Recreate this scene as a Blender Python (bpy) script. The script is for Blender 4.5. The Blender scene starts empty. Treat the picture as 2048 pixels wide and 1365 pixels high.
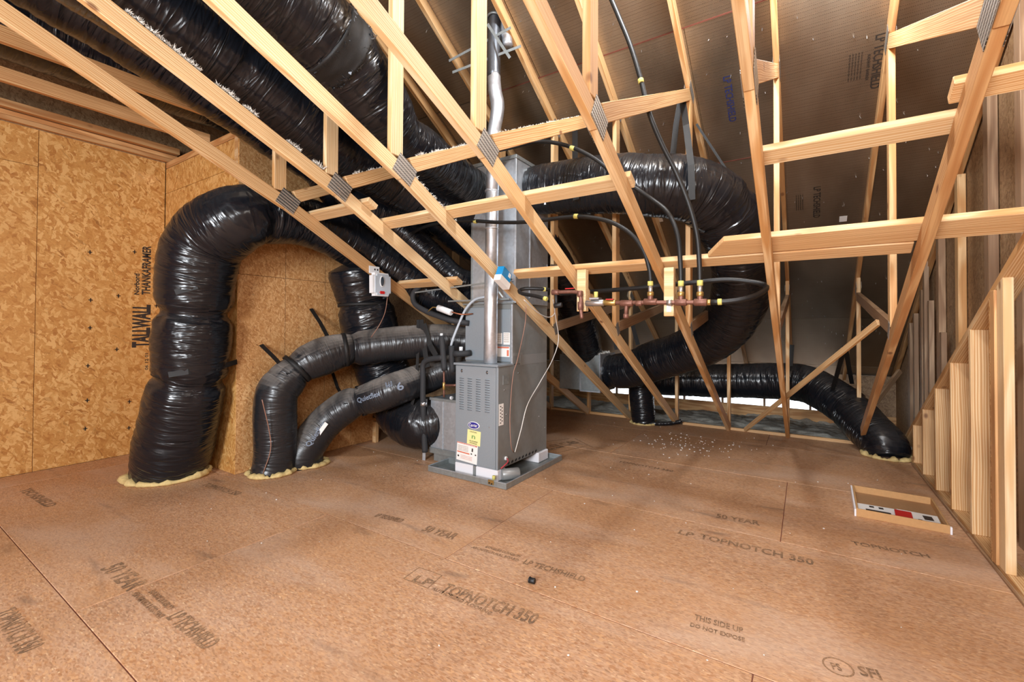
import bpy, bmesh, math, random
from mathutils import Vector, Matrix, noise
from mathutils.bvhtree import BVHTree

random.seed(7)
SC = bpy.context.scene
COL = SC.collection

# ------------------------------------------------------------------ camera
cam_data = bpy.data.cameras.new('camera')
cam = bpy.data.objects.new('camera', cam_data)
COL.objects.link(cam)
cam_data.sensor_width = 36.0
cam_data.lens = 898.73 / 2048 * 36.0
cam_data.shift_y = -(682.5 - 645.075) / 2048
cam_data.clip_start = 0.02
_r = Vector((0.8374972, 0.5464163, 0.00525987))
_u = Vector((0.00335718, -0.0147706, 0.99988527))
_f = Vector((-0.5464313, 0.83738346, 0.01420476))
cam.matrix_world = Matrix(((_r.x, _u.x, -_f.x, 0.0), (_r.y, _u.y, -_f.y, 0.0),
                           (_r.z, _u.z, -_f.z, 1.2123), (0, 0, 0, 1)))
SC.camera = cam

# ------------------------------------------------------------------ daylight outside
world = bpy.data.worlds.new('daylight')
SC.world = world
world.use_nodes = True
_bg = world.node_tree.nodes['Background']
_bg.inputs['Color'].default_value = (0.86, 0.93, 1.0, 1)
_bg.inputs['Strength'].default_value = 3.0

# ------------------------------------------------------------------ lights behind the camera and at the stairs, plus added fills
def lamp(name, kind, loc, energy, color, size=0.3, target=None, spread=None):
    d = bpy.data.lights.new(name, kind)
    d.energy = energy
    d.color = color
    if kind == 'AREA':
        d.shape = 'DISK'
        d.size = size
    else:
        d.shadow_soft_size = size
    o = bpy.data.objects.new(name, d)
    COL.objects.link(o)
    o.location = loc
    if target is not None:
        o.rotation_euler = (Vector(target) - Vector(loc)).to_track_quat('-Z', 'Y').to_euler()
    return o

lamp('photo_light', 'AREA', (-0.5, -3.5, 2.0), 350, (0.90, 0.95, 1.0), 1.5, (-1.5, 3.6, 1.3))
lamp('near_light', 'AREA', (0.10, -0.75, 1.85), 38, (0.92, 0.96, 1.0), 0.8, (-1.7, 3.4, 1.7))
lamp('left_fill', 'POINT', (-2.6, -1.3, 2.2), 22, (0.94, 0.96, 1.0), 0.25)  # added fill light for the left side, not an actual work lamp
lamp('stair_lamp', 'POINT', (0.72, 1.0, 2.3), 30, (1.0, 0.97, 0.92), 0.2)
lamp('ridge_fill', 'POINT', (-0.55, 2.2, 3.90), 185, (0.90, 0.95, 1.0), 0.12)  # added fill under the ridge, evens the falloff towards the back
lamp('eave_side_fill', 'POINT', (0.18, 3.12, 3.28), 36, (0.92, 0.96, 1.0), 0.10)  # added fill kept out of frame, brightens the far floor and eave
lamp('left_ridge_fill', 'POINT', (-1.75, 0.5, 3.9), 45, (0.90, 0.95, 1.0), 0.12)  # added overhead fill for the upper left, no fixture there

SC.view_settings.view_transform = 'Standard'
SC.view_settings.look = 'None'
SC.view_settings.gamma = 1.0
SC.view_settings.use_curve_mapping = False
SC.view_settings.exposure = 0.12
SC.cycles.max_bounces = 5
SC.cycles.diffuse_bounces = 4
SC.cycles.glossy_bounces = 3
SC.cycles.transmission_bounces = 1
SC.cycles.caustics_reflective = False
SC.cycles.adaptive_threshold = 0.08

# ------------------------------------------------------------------ materials
def srgb(r, g, b):
    def c(v):
        v /= 255.0
        return v / 12.92 if v <= 0.04045 else ((v + 0.055) / 1.055) ** 2.4
    return (c(r), c(g), c(b), 1.0)

class NT:
    def __init__(s, name):
        s.m = bpy.data.materials.new(name)
        s.m.use_nodes = True
        s.t = s.m.node_tree
        s.b = s.t.nodes['Principled BSDF']
    def n(s, typ, **kw):
        nd = s.t.nodes.new('ShaderNode' + typ)
        for k, v in kw.items():
            setattr(nd, k, v)
        return nd
    def l(s, a, b):
        s.t.links.new(a, b)
    def coords(s, which='Object', scale=(1, 1, 1), rand=0.0, rot=(0, 0, 0)):
        tc = s.n('TexCoord')
        src = tc.outputs[which]
        if rand:
            oi = s.n('ObjectInfo')
            mu = s.n('Math', operation='MULTIPLY'); mu.inputs[1].default_value = rand
            s.l(oi.outputs['Random'], mu.inputs[0])
            ad = s.n('VectorMath', operation='ADD')
            s.l(src, ad.inputs[0]); s.l(mu.outputs[0], ad.inputs[1])
            src = ad.outputs[0]
        mp = s.n('Mapping')
        mp.inputs['Scale'].default_value = scale
        mp.inputs['Rotation'].default_value = rot
        s.l(src, mp.inputs['Vector'])
        return mp.outputs[0]
    def noise(s, vec, scale, detail=3.0, rough=0.55, dist=0.0):
        nd = s.n('TexNoise')
        nd.inputs['Scale'].default_value = scale
        nd.inputs['Detail'].default_value = detail
        nd.inputs['Roughness'].default_value = rough
        nd.inputs['Distortion'].default_value = dist
        s.l(vec, nd.inputs['Vector'])
        return nd.outputs['Fac']
    def voro(s, vec, scale, feature='F1', out='Distance', rnd=1.0):
        nd = s.n('TexVoronoi', feature=feature)
        nd.inputs['Scale'].default_value = scale
        nd.inputs['Randomness'].default_value = rnd
        s.l(vec, nd.inputs['Vector'])
        return nd.outputs[out]
    def ramp(s, fac, stops, interp='LINEAR'):
        nd = s.n('ValToRGB')
        nd.color_ramp.interpolation = interp
        e = nd.color_ramp.elements
        while len(e) < len(stops):
            e.new(0.5)
        for i, (p, c) in enumerate(stops):
            e[i].position = p
            e[i].color = c
        s.l(fac, nd.inputs['Fac'])
        return nd.outputs['Color']
    def mix(s, fac, a, b, mode='MIX'):
        nd = s.n('Mix', data_type='RGBA', blend_type=mode)
        for sock, v in ((nd.inputs[0], fac), (nd.inputs[6], a), (nd.inputs[7], b)):
            if hasattr(v, 'is_linked'):
                s.l(v, sock)
            else:
                sock.default_value = v
        return nd.outputs[2]
    def math(s, op, a, b=None):
        nd = s.n('Math', operation=op)
        for i, v in enumerate((a, b)):
            if v is None:
                continue
            if hasattr(v, 'is_linked'):
                s.l(v, nd.inputs[i])
            else:
                nd.inputs[i].default_value = v
        return nd.outputs[0]
    def bump(s, h, strength=0.3, dist=0.01):
        nd = s.n('Bump')
        nd.inputs['Strength'].default_value = strength
        nd.inputs['Distance'].default_value = dist
        s.l(h, nd.inputs['Height'])
        s.l(nd.outputs[0], s.b.inputs['Normal'])
    def color(s, v):
        if hasattr(v, 'is_linked'):
            s.l(v, s.b.inputs['Base Color'])
        else:
            s.b.inputs['Base Color'].default_value = v
    def rough(s, v):
        if hasattr(v, 'is_linked'):
            s.l(v, s.b.inputs['Roughness'])
        else:
            s.b.inputs['Roughness'].default_value = v
    def metal(s, v):
        s.b.inputs['Metallic'].default_value = v

BW = [(0.0, (0, 0, 0, 1)), (1.0, (1, 1, 1, 1))]

def lumber(name, pale, mid, dark, knot=srgb(110, 62, 34)):
    s = NT(name)
    v = s.coords('Object', (0.13, 1.0, 1.0), rand=37.0)
    w = s.n('TexWave', wave_type='BANDS', bands_direction='Y', wave_profile='SIN')
    w.inputs['Scale'].default_value = 15.0
    w.inputs['Distortion'].default_value = 13.0
    w.inputs['Detail'].default_value = 2.5
    w.inputs['Detail Scale'].default_value = 0.32
    s.l(v, w.inputs['Vector'])
    grain = s.ramp(w.outputs['Fac'], [(0.05, mid), (0.40, pale), (0.8, pale), (1.0, mid)])
    v2 = s.coords('Object', (1.2, 60, 60), rand=11.0)
    fine = s.noise(v2, 2.0, 3.0)
    col = s.mix(s.math('MULTIPLY', s.ramp(fine, [(0.42, (0, 0, 0, 1)), (0.72, (1, 1, 1, 1))]), 0.55), grain, dark)
    v3 = s.coords('Object', (1.0, 1.6, 1.6), rand=53.0)
    kd = s.voro(v3, 3.2)
    km = s.ramp(kd, [(0.05, (1, 1, 1, 1)), (0.10, (0, 0, 0, 1))])
    col = s.mix(s.math('MULTIPLY', km, 0.8), col, knot)
    big = s.noise(s.coords('Object', (0.8, 3, 3), rand=91.0), 1.4, 2.0)
    col = s.mix(s.math('MULTIPLY', s.ramp(big, [(0.45, (0, 0, 0, 1)), (0.75, (1, 1, 1, 1))]), 0.45), col, mid)
    oi = s.n('ObjectInfo')
    tone = s.ramp(oi.outputs['Random'], [(0.0, (0.84, 0.80, 0.75, 1)), (0.5, (1, 1, 1, 1)), (1.0, (1.03, 0.96, 0.86, 1))])
    col = s.mix(1.0, col, tone, 'MULTIPLY')
    s.color(col)
    s.rough(0.62)
    s.bump(fine, 0.12, 0.004)
    return s.m

M = {}
M['pine'] = lumber('pine_lumber', srgb(234, 202, 156), srgb(204, 154, 98), srgb(178, 126, 76))
M['pine_pale'] = lumber('pale_pine', srgb(242, 218, 178), srgb(218, 178, 126), srgb(196, 152, 100))
M['pine_warm'] = lumber('warm_pine', srgb(222, 178, 124), srgb(190, 136, 84), srgb(164, 110, 64))
M['pine_grey'] = lumber('weathered_pine', srgb(176, 146, 116), srgb(146, 114, 86), srgb(118, 90, 66))

def osb(name, cols, scale=1.0, dark_amt=0.4):
    """strand board: long flakes, each with its own direction of grain"""
    s = NT(name)
    tc = s.n('TexCoord')
    warp = s.n('TexNoise'); warp.inputs['Scale'].default_value = 16.0 * scale; warp.inputs['Detail'].default_value = 2.0
    s.l(tc.outputs['Object'], warp.inputs['Vector'])
    sub = s.n('VectorMath', operation='SUBTRACT'); s.l(warp.outputs['Color'], sub.inputs[0]); sub.inputs[1].default_value = (0.5, 0.5, 0.5)
    scl = s.n('VectorMath', operation='SCALE'); s.l(sub.outputs[0], scl.inputs[0]); scl.inputs['Scale'].default_value = 0.05 / scale
    add = s.n('VectorMath', operation='ADD'); s.l(tc.outputs['Object'], add.inputs[0]); s.l(scl.outputs[0], add.inputs[1])
    def layer(rot, st, vs, off):
        mp = s.n('Mapping', vector_type='TEXTURE')
        mp.inputs['Rotation'].default_value = rot
        mp.inputs['Scale'].default_value = tuple(1 / c for c in st)
        mp.inputs['Location'].default_value = (off, off * 0.7, off * 1.3)
        s.l(add.outputs[0], mp.inputs['Vector'])
        vo = s.n('TexVoronoi', feature='F1'); vo.inputs['Scale'].default_value = vs * scale
        s.l(mp.outputs[0], vo.inputs['Vector'])
        sep = s.n('SeparateColor'); s.l(vo.outputs['Color'], sep.inputs[0])
        # grain inside the flake
        mul = s.n('VectorMath', operation='SCALE'); s.l(vo.outputs['Color'], mul.inputs[0]); mul.inputs['Scale'].default_value = 6.28
        vr = s.n('VectorRotate', rotation_type='EULER_XYZ'); s.l(tc.outputs['Object'], vr.inputs['Vector']); s.l(mul.outputs[0], vr.inputs['Rotation'])
        m2 = s.n('Mapping'); m2.inputs['Scale'].default_value = (14 * scale, 120 * scale, 120 * scale); s.l(vr.outputs[0], m2.inputs['Vector'])
        gr = s.n('TexNoise'); gr.inputs['Scale'].default_value = 1.0; gr.inputs['Detail'].default_value = 2.0; s.l(m2.outputs[0], gr.inputs['Vector'])
        return sep.outputs[0], sep.outputs[1], gr.outputs['Fac'], vo.outputs['Distance']
    L0 = layer((0.65, 0.5, 0.2), (1.0, 1.2, 2.6), 17.0, 0.0)
    L1 = layer((1.35, 0.45, 0.4), (1.2, 1.0, 4.4), 15.0, 3.1)
    L2 = layer((2.3, 0.5, 1.2), (1.0, 1.0, 5.0), 22.0, 7.7)
    L3 = layer((0.4, 1.2, 0.8), (1.0, 1.1, 4.0), 34.0, 11.0)
    def shade(L, order):
        v = s.math('ADD', s.math('MULTIPLY', L[0], 0.55), s.math('MULTIPLY', L[2], 0.55))
        return s.ramp(v, [(0.18, cols[order[0]]), (0.42, cols[order[1]]), (0.62, cols[order[2]]), (0.85, cols[order[3]])])
    col = shade(L0, (3, 1, 0, 2))
    col = s.mix(s.ramp(L1[1], [(0.52, (0, 0, 0, 1)), (0.56, (1, 1, 1, 1))]), col, shade(L1, (1, 0, 2, 2)))
    col = s.mix(s.ramp(L2[1], [(0.66, (0, 0, 0, 1)), (0.70, (1, 1, 1, 1))]), col, shade(L2, (3, 1, 0, 0)))
    col = s.mix(s.ramp(L3[1], [(0.74, (0, 0, 0, 1)), (0.77, (1, 1, 1, 1))]), col, shade(L3, (1, 0, 2, 2)))
    gaps = s.ramp(L2[0], [(0.0, (1, 1, 1, 1)), (0.05, (0, 0, 0, 1))])
    fine = s.noise(add.outputs[0], 95.0 * scale, 2.0)
    dk = s.ramp(fine, [(0.26, (1, 1, 1, 1)), (0.36, (0, 0, 0, 1))])
    col = s.mix(s.math('MULTIPLY', s.math('MAXIMUM', dk, s.math('MULTIPLY', gaps, 0.7)), dark_amt), col, cols[4])
    big = s.noise(s.coords('Object', (1, 1, 1)), 1.6, 3.0)
    col = s.mix(s.math('MULTIPLY', s.ramp(big, [(0.4, (0, 0, 0, 1)), (0.7, (1, 1, 1, 1))]), 0.3), col, cols[1])
    s.color(col)
    s.rough(0.55)
    s.bump(L0[2], 0.10, 0.003)
    return s.m

M['osb_wall'] = osb('osb_wall', [srgb(204, 150, 82), srgb(190, 132, 66), srgb(226, 178, 112), srgb(168, 108, 50), srgb(92, 56, 26)], scale=0.74)
M['osb_fine'] = osb('osb_fine', [srgb(196, 146, 92), srgb(180, 128, 76), srgb(216, 172, 120), srgb(160, 108, 62), srgb(92, 60, 34)], scale=1.5, dark_amt=0.45)
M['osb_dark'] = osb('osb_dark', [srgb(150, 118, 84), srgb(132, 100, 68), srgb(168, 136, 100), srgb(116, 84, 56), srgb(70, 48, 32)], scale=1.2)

def floor_mat():
    s = NT('floor_strand_board')
    tc = s.coords('Object', (1, 1, 1))
    wv = s.coords('Object', (1.0, 2.8, 1), rot=(0, 0, 0.12))
    chips = s.voro(wv, 74.0, out='Color')
    sep = s.n('SeparateColor'); s.l(chips, sep.inputs[0])
    c = s.ramp(sep.outputs[0], [(0.0, srgb(160, 118, 86)), (0.35, srgb(190, 146, 112)), (0.7, srgb(204, 162, 128)), (0.92, srgb(188, 142, 108)), (1.0, srgb(226, 190, 150))])
    v2 = s.coords('Object', (1.0, 2.4, 1), rot=(0, 0, -0.5))
    chips2 = s.voro(v2, 60.0, out='Color')
    sp2 = s.n('SeparateColor'); s.l(chips2, sp2.inputs[0])
    c = s.mix(s.math('MULTIPLY', s.ramp(sp2.outputs[1], [(0.6, (0, 0, 0, 1)), (0.75, (1, 1, 1, 1))]), 0.8), c, s.ramp(sp2.outputs[0], [(0, srgb(216, 168, 124)), (1, srgb(166, 112, 72))]))
    big = s.noise(tc, 1.1, 4.0, 0.6)
    c = s.mix(s.math('MULTIPLY', s.ramp(big, [(0.42, (0, 0, 0, 1)), (0.66, (1, 1, 1, 1))]), 0.35), c, srgb(200, 148, 102))
    dust = s.noise(s.coords('Object', (0.5, 1.3, 1)), 1.3, 5.0, 0.65, 0.6)
    c = s.mix(s.math('MULTIPLY', s.ramp(dust, [(0.48, (0, 0, 0, 1)), (0.74, (1, 1, 1, 1))]), 0.45), c, srgb(208, 188, 172))
    smudge = s.noise(s.coords('Object', (0.35, 1.8, 1), rot=(0, 0, 0.2)), 3.4, 3.0, 0.5, 0.8)
    c = s.mix(s.math('MULTIPLY', s.ramp(smudge, [(0.61, (0, 0, 0, 1)), (0.76, (1, 1, 1, 1))]), 0.5), c, srgb(104, 84, 72))
    sc = s.noise(s.coords('Object', (1, 3.4, 1), rot=(0, 0, 0.1)), 42.0, 2.0)
    c = s.mix(s.math('MULTIPLY', s.ramp(sc, [(0.68, (0, 0, 0, 1)), (0.74, (1, 1, 1, 1))]), 0.5), c, srgb(120, 80, 52))
    s.color(c)
    s.rough(s.ramp(dust, [(0.3, (0.42, 0.42, 0.42, 1)), (0.7, (0.62, 0.62, 0.62, 1))]))
    s.bump(sep.outputs[0], 0.06, 0.002)
    return s.m
M['floor'] = floor_mat()

def foil_mat():
    s = NT('foil_faced_sheathing')
    v = s.coords('Object', (1, 1, 1))
    dots = s.voro(v, 95.0, rnd=0.08)
    dm = s.ramp(dots, [(0.18, (1, 1, 1, 1)), (0.34, (0, 0, 0, 1))])
    blot = s.noise(s.coords('Object', (1, 0.5, 0.5)), 2.2, 3.0, 0.5)
    base = s.ramp(blot, [(0.3, srgb(150, 134, 116)), (0.7, srgb(182, 166, 146))])
    c = s.mix(s.math('MULTIPLY', dm, 0.6), base, srgb(84, 72, 60))
    s.color(c)
    s.metal(0.88)
    s.rough(s.ramp(blot, [(0.3, (0.30, 0.30, 0.30, 1)), (0.7, (0.46, 0.46, 0.46, 1))]))
    wav = s.noise(s.coords('Object', (1.6, 0.35, 0.35)), 3.0, 2.0)
    h = s.math('ADD', s.math('MULTIPLY', wav, 2.5), s.math('MULTIPLY', dm, 0.2))
    s.bump(h, 0.35, 0.01)
    return s.m
M['foil'] = foil_mat()

def duct_mat(name, rough=0.24, tint=(0.010, 0.010, 0.012, 1), dust_amt=0.30, wr=0.55):
    s = NT(name)
    uv = s.n('TexCoord').outputs['UV']
    def mp(sc, rot=(0, 0, 0)):
        m_ = s.n('Mapping'); m_.inputs['Scale'].default_value = sc; m_.inputs['Rotation'].default_value = rot
        s.l(uv, m_.inputs['Vector']); return m_.outputs[0]
    a = s.noise(mp((17, 2.2, 1), (0, 0, 0.18)), 1.0, 2.0, 0.5, 0.9)
    b = s.noise(mp((6, 3.4, 1), (0, 0, -0.4)), 1.0, 2.0, 0.5, 1.0)
    c = s.noise(mp((70, 12, 1), (0, 0, 0.1)), 1.0, 2.0)
    ridge = s.math('ABSOLUTE', s.math('SUBTRACT', a, 0.5))
    h = s.math('ADD', s.math('MULTIPLY', ridge, -2.2), s.math('ADD', b, s.math('MULTIPLY', c, 0.16)))
    s.bump(h, wr, 0.02)
    # grey dust lies on the upper sides
    g = s.n('NewGeometry'); sx = s.n('SeparateXYZ'); s.l(g.outputs['True Normal'], sx.inputs[0])
    up = s.n('MapRange'); up.inputs[1].default_value = 0.25; up.inputs[2].default_value = 0.95
    s.l(sx.outputs[2], up.inputs[0])
    d = s.math('MULTIPLY', s.math('MULTIPLY', up.outputs[0], s.ramp(b, [(0.3, (0.3, 0.3, 0.3, 1)), (0.65, (1, 1, 1, 1))])), dust_amt)
    s.color(s.mix(d, tint, srgb(150, 142, 134)))
    s.rough(s.math('ADD', s.math('MULTIPLY', d, 0.9), rough))
    s.b.inputs['Specular IOR Level'].default_value = 0.5
    return s.m
M['duct'] = duct_mat('black_plastic_duct_jacket', 0.22, (0.007, 0.0085, 0.012, 1), 0.12)
M['duct_dusty'] = duct_mat('dusty_grey_duct_jacket', 0.30, (0.015, 0.016, 0.019, 1), 0.85, 0.35)

def simple(name, col, rough=0.5, metal=0.0, nz=0.0, nscale=30.0, spec=0.5, var=0.0):
    s = NT(name)
    v = s.coords('Object', (1, 1, 1))
    f = s.noise(v, nscale, 3.0)
    if var:
        dk = tuple(c * (1 - var) for c in col[:3]) + (1,)
        s.color(s.mix(s.ramp(f, [(0.3, (0, 0, 0, 1)), (0.7, (1, 1, 1, 1))]), dk, col))
    else:
        s.color(col)
    s.rough(rough)
    s.metal(metal)
    s.b.inputs['Specular IOR Level'].default_value = spec
    if nz:
        s.bump(f, nz, 0.005)
    return s.m

def galv(name, col, rough=0.32, metal=0.85):
    s = NT(name)
    sp = s.voro(s.coords('Object', (1, 1, 1)), 45.0, out='Color')
    sep = s.n('SeparateColor'); s.l(sp, sep.inputs[0])
    n = s.noise(s.coords('Object', (1, 1, 0.4)), 4.0, 3.0)
    dk = tuple(c * 0.72 for c in col[:3]) + (1,)
    s.color(s.mix(s.math('MULTIPLY', s.math('ADD', sep.outputs[0], n), 0.5), dk, col))
    s.metal(metal)
    s.rough(s.ramp(n, [(0.3, (rough - 0.08,) * 3 + (1,)), (0.7, (rough + 0.12,) * 3 + (1,))]))
    s.bump(n, 0.15, 0.01)
    return s.m

M['galv'] = galv('galvanised_sheet', srgb(206, 214, 222), 0.34, 0.62)
M['galv_dull'] = galv('dull_galvanised_sheet', srgb(160, 166, 166), 0.48, 0.55)
M['flue'] = galv('flue_pipe_metal', srgb(222, 226, 232), 0.38, 0.8)
M['flue_dark'] = galv('aged_flue_metal', srgb(120, 124, 130), 0.38)
M['grey_paint'] = simple('grey_cabinet_paint', srgb(150, 160, 168), 0.38, 0.25, 0.03, 120.0, var=0.06)
M['grey_side'] = simple('grey_cabinet_side', srgb(138, 141, 140), 0.45, 0.25, 0.03, 20.0, var=0.12)
M['slot'] = simple('dark_opening', srgb(40, 40, 42), 0.8)
M['strap'] = simple('black_webbing', srgb(18, 18, 19), 0.6, 0, 0.2, 200.0)
M['foam_pipe'] = simple('black_foam_pipe_insulation', srgb(48, 49, 52), 0.75, 0, 0.15, 90.0, var=0.2)
M['hose'] = simple('black_gas_hose', srgb(17, 17, 18), 0.5)
M['white_plastic'] = simple('white_plastic', srgb(232, 234, 236), 0.35)
M['styro'] = simple('white_foam_block', srgb(236, 234, 238), 0.8, 0, 0.1, 60.0)
M['tape'] = simple('grey_tape', srgb(150, 152, 152), 0.35, 0.3)
M['red'] = simple('red_plastic', srgb(196, 34, 34), 0.4)
M['yellow'] = simple('yellow_tag', srgb(206, 198, 110), 0.6)
M['yellow_label'] = simple('pale_yellow_label', srgb(238, 232, 160), 0.5)
M['white_label'] = simple('white_label', srgb(240, 238, 234), 0.5)
M['orange_ink'] = simple('orange_print', srgb(214, 116, 88), 0.6)
M['ink'] = simple('black_print', srgb(52, 42, 36), 0.75)
def worn():
    s = NT('worn_print')
    f = s.noise(s.coords('Generated', (1, 1, 1)), 9.0, 6.0, 0.75)
    g = s.noise(s.coords('Object', (1, 1, 1)), 120.0, 3.0)
    h = s.math('ADD', f, s.math('MULTIPLY', s.math('SUBTRACT', g, 0.5), 0.7))
    s.color(s.ramp(h, [(0.36, srgb(112, 88, 68)), (0.52, srgb(150, 116, 86)), (0.66, srgb(192, 146, 106))]))
    s.rough(0.7)
    return s.m
M['faded_ink'] = worn()
M['foil_ink'] = simple('dark_print_on_foil', srgb(44, 38, 34), 0.6)
M['blue_ink'] = simple('blue_print', srgb(34, 44, 96), 0.6)
M['white_ink'] = simple('grey_print', srgb(120, 132, 150), 0.6)
M['green_ink'] = simple('green_print', srgb(110, 160, 90), 0.6)
M['navy'] = simple('navy_enamel', srgb(52, 50, 140), 0.3)
M['blue_card'] = simple('bright_blue_card', srgb(20, 140, 205), 0.4)
M['iron_pipe'] = simple('rusty_brown_pipe', srgb(138, 96, 82), 0.5, 0.5, 0.1, 60.0, var=0.25)
M['brass'] = simple('brass_fitting', srgb(190, 158, 96), 0.35, 0.8)
M['copper'] = simple('copper_line', srgb(170, 108, 80), 0.35, 0.8)
M['steel'] = simple('bright_steel', srgb(196, 198, 202), 0.3, 0.9)
M['wire_tan'] = simple('tan_wire', srgb(150, 112, 96), 0.5)
M['wire_white'] = simple('white_wire', srgb(222, 218, 212), 0.5)
M['wire_red'] = simple('red_wire', srgb(170, 60, 66), 0.5)
M['hose_pale'] = simple('pale_grey_hose', srgb(186, 196, 206), 0.4)
M['spray_foam'] = simple('yellow_spray_foam', srgb(222, 196, 134), 0.7, 0, 0.4, 60.0, var=0.2)
M['fluff'] = simple('white_insulation_fluff', srgb(226, 222, 214), 0.95)
M['insul'] = simple('grey_blown_insulation', srgb(196, 194, 184), 0.95, 0, 0.7, 40.0, var=0.3)
M['card'] = simple('brown_cardboard', srgb(196, 150, 98), 0.7, 0, 0.05, 60.0, var=0.08)
M['card_in'] = simple('inner_cardboard', srgb(164, 124, 84), 0.75, 0, 0.05, 60.0, var=0.1)
M['black_rubber'] = simple('black_rubber', srgb(24, 24, 26), 0.5)
M['seam_red'] = simple('red_edge_sealer', srgb(112, 60, 46), 0.8)
M['vent_screen'] = simple('pale_soffit_screen', srgb(235, 240, 246), 0.8)
M['dark_glass'] = simple('dark_window', srgb(60, 72, 84), 0.12)

def plate_mat():
    s = NT('toothed_truss_plate')
    v = s.coords('Object', (1, 1, 1))
    w = s.n('TexWave', wave_type='BANDS', bands_direction='Y'); w.inputs['Scale'].default_value = 15.0
    w.inputs['Distortion'].default_value = 0.6; w.inputs['Detail'].default_value = 1.0; w.inputs['Detail Scale'].default_value = 18.0
    s.l(v, w.inputs['Vector'])
    br = s.n('TexBrick'); br.inputs['Scale'].default_value = 1.0
    br.inputs['Brick Width'].default_value = 0.016; br.inputs['Row Height'].default_value = 0.008
    br.inputs['Mortar Size'].default_value = 0.0018
    br.inputs['Color1'].default_value = (0, 0, 0, 1); br.inputs['Color2'].default_value = (0.1, 0.1, 0.1, 1); br.inputs['Mortar'].default_value = (1, 1, 1, 1)
    s.l(v, br.inputs['Vector'])
    c = s.ramp(w.outputs['Fac'], [(0.3, srgb(62, 58, 54)), (0.7, srgb(196, 190, 182))])
    c = s.mix(s.math('MULTIPLY', br.outputs['Color'], 0.6), c, srgb(224, 220, 212))
    s.color(c); s.metal(0.75); s.rough(0.42)
    s.bump(w.outputs['Fac'], 0.5, 0.006)
    return s.m
M['plate'] = plate_mat()

# ------------------------------------------------------------------ mesh helpers
def W(o):
    m = o.matrix_basis.copy()
    return W(o.parent) @ m if o.parent else m

def link(name, me, mat, par=None, mtx=None):
    o = bpy.data.objects.new(name, me)
    COL.objects.link(o)
    if mat is not None and me is not None and not me.materials:
        me.materials.append(M[mat] if isinstance(mat, str) else mat)
    mtx = mtx if mtx is not None else Matrix()
    if par is not None:
        o.parent = par
        o.matrix_basis = W(par).inverted() @ mtx
    else:
        o.matrix_basis = mtx
    return o

def tag(o, label=None, cat=None, group=None, kind=None):
    if label: o['label'] = label
    if cat: o['category'] = cat
    if group: o['group'] = group
    if kind: o['kind'] = kind
    return o

def empty(name, loc, label=None, cat=None, group=None, kind=None):
    o = link(name, None, None, None, Matrix.Translation(loc))
    o.empty_display_size = 0.1
    return tag(o, label, cat, group, kind)

def bm_mesh(bm, name, smooth=False):
    me = bpy.data.meshes.new(name)
    bm.to_mesh(me)
    bm.free()
    if smooth:
        for p in me.polygons:
            p.use_smooth = True
    return me

def frame(x, yhint, origin):
    """matrix with local x along x, local y near yhint"""
    x = Vector(x).normalized()
    y = Vector(yhint)
    y = (y - x * y.dot(x)).normalized()
    z = x.cross(y)
    m = Matrix((x, y, z)).transposed().to_4x4()
    m.translation = Vector(origin)
    return m

def box_bm(sx, sy, sz, bev=0.0025, x0=None):
    bm = bmesh.new()
    bmesh.ops.create_cube(bm, size=1.0)
    bmesh.ops.scale(bm, vec=(sx, sy, sz), verts=bm.verts)
    if x0 is not None:
        bmesh.ops.translate(bm, vec=(x0, 0, 0), verts=bm.verts)
    if bev and min(sx, sy, sz) > 3 * bev:
        bmesh.ops.bevel(bm, geom=bm.edges[:], offset=bev, segments=1, affect='EDGES')
    return bm

def board(name, p0, p1, w, t, wdir, mat='pine', par=None, bev=0.0025):
    """a board from p0 to p1, width w along wdir, thickness t"""
    p0, p1 = Vector(p0), Vector(p1)
    me = bm_mesh(box_bm((p1 - p0).length, w, t, bev), name)
    return link(name, me, mat, par, frame(p1 - p0, wdir, (p0 + p1) / 2))

def block(name, lo, hi, mat, par=None, bev=0.002):
    lo, hi = Vector(lo), Vector(hi)
    s = hi - lo
    me = bm_mesh(box_bm(s.x, s.y, s.z, bev), name)
    return link(name, me, mat, par, Matrix.Translation((lo + hi) / 2))

def quad_solid(name, pts, nrm, th, mat, par=None):
    """a flat polygon given in world space, thickened along nrm"""
    pts = [Vector(p) for p in pts]
    n = Vector(nrm).normalized() * th
    c = sum(pts, Vector()) / len(pts)
    k = len(pts)
    vs = [p - c for p in pts] + [p - c + n for p in pts]
    fs = [tuple(range(k)), tuple(range(2 * k - 1, k - 1, -1))]
    fs += [(i, i + k, (i + 1) % k + k, (i + 1) % k) for i in range(k)]
    me = bpy.data.meshes.new(name)
    me.from_pydata(vs, [], fs)
    bm = bmesh.new(); bm.from_mesh(me)
    bmesh.ops.recalc_face_normals(bm, faces=bm.faces)
    bm.to_mesh(me); bm.free()
    return link(name, me, mat, par, Matrix.Translation(c))

def spline(pts, step):
    """Catmull-Rom resampling; each point may carry a radius as its 4th value"""
    P = [Vector(p) if len(p) == 4 else Vector((*p, 1.0)) for p in pts]
    P = [P[0] * 2 - P[1]] + P + [P[-1] * 2 - P[-2]]
    out = []
    for i in range(1, len(P) - 2):
        a, b, c, d = P[i - 1], P[i], P[i + 1], P[i + 2]
        n = max(2, int((c - b).to_3d().length / step))
        for j in range(n):
            t = j / n
            out.append(0.5 * ((2 * b) + (c - a) * t + (2 * a - 5 * b + 4 * c - d) * t * t + (3 * b - a - 3 * c + d) * t ** 3))
    out.append(P[-2])
    return out

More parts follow.
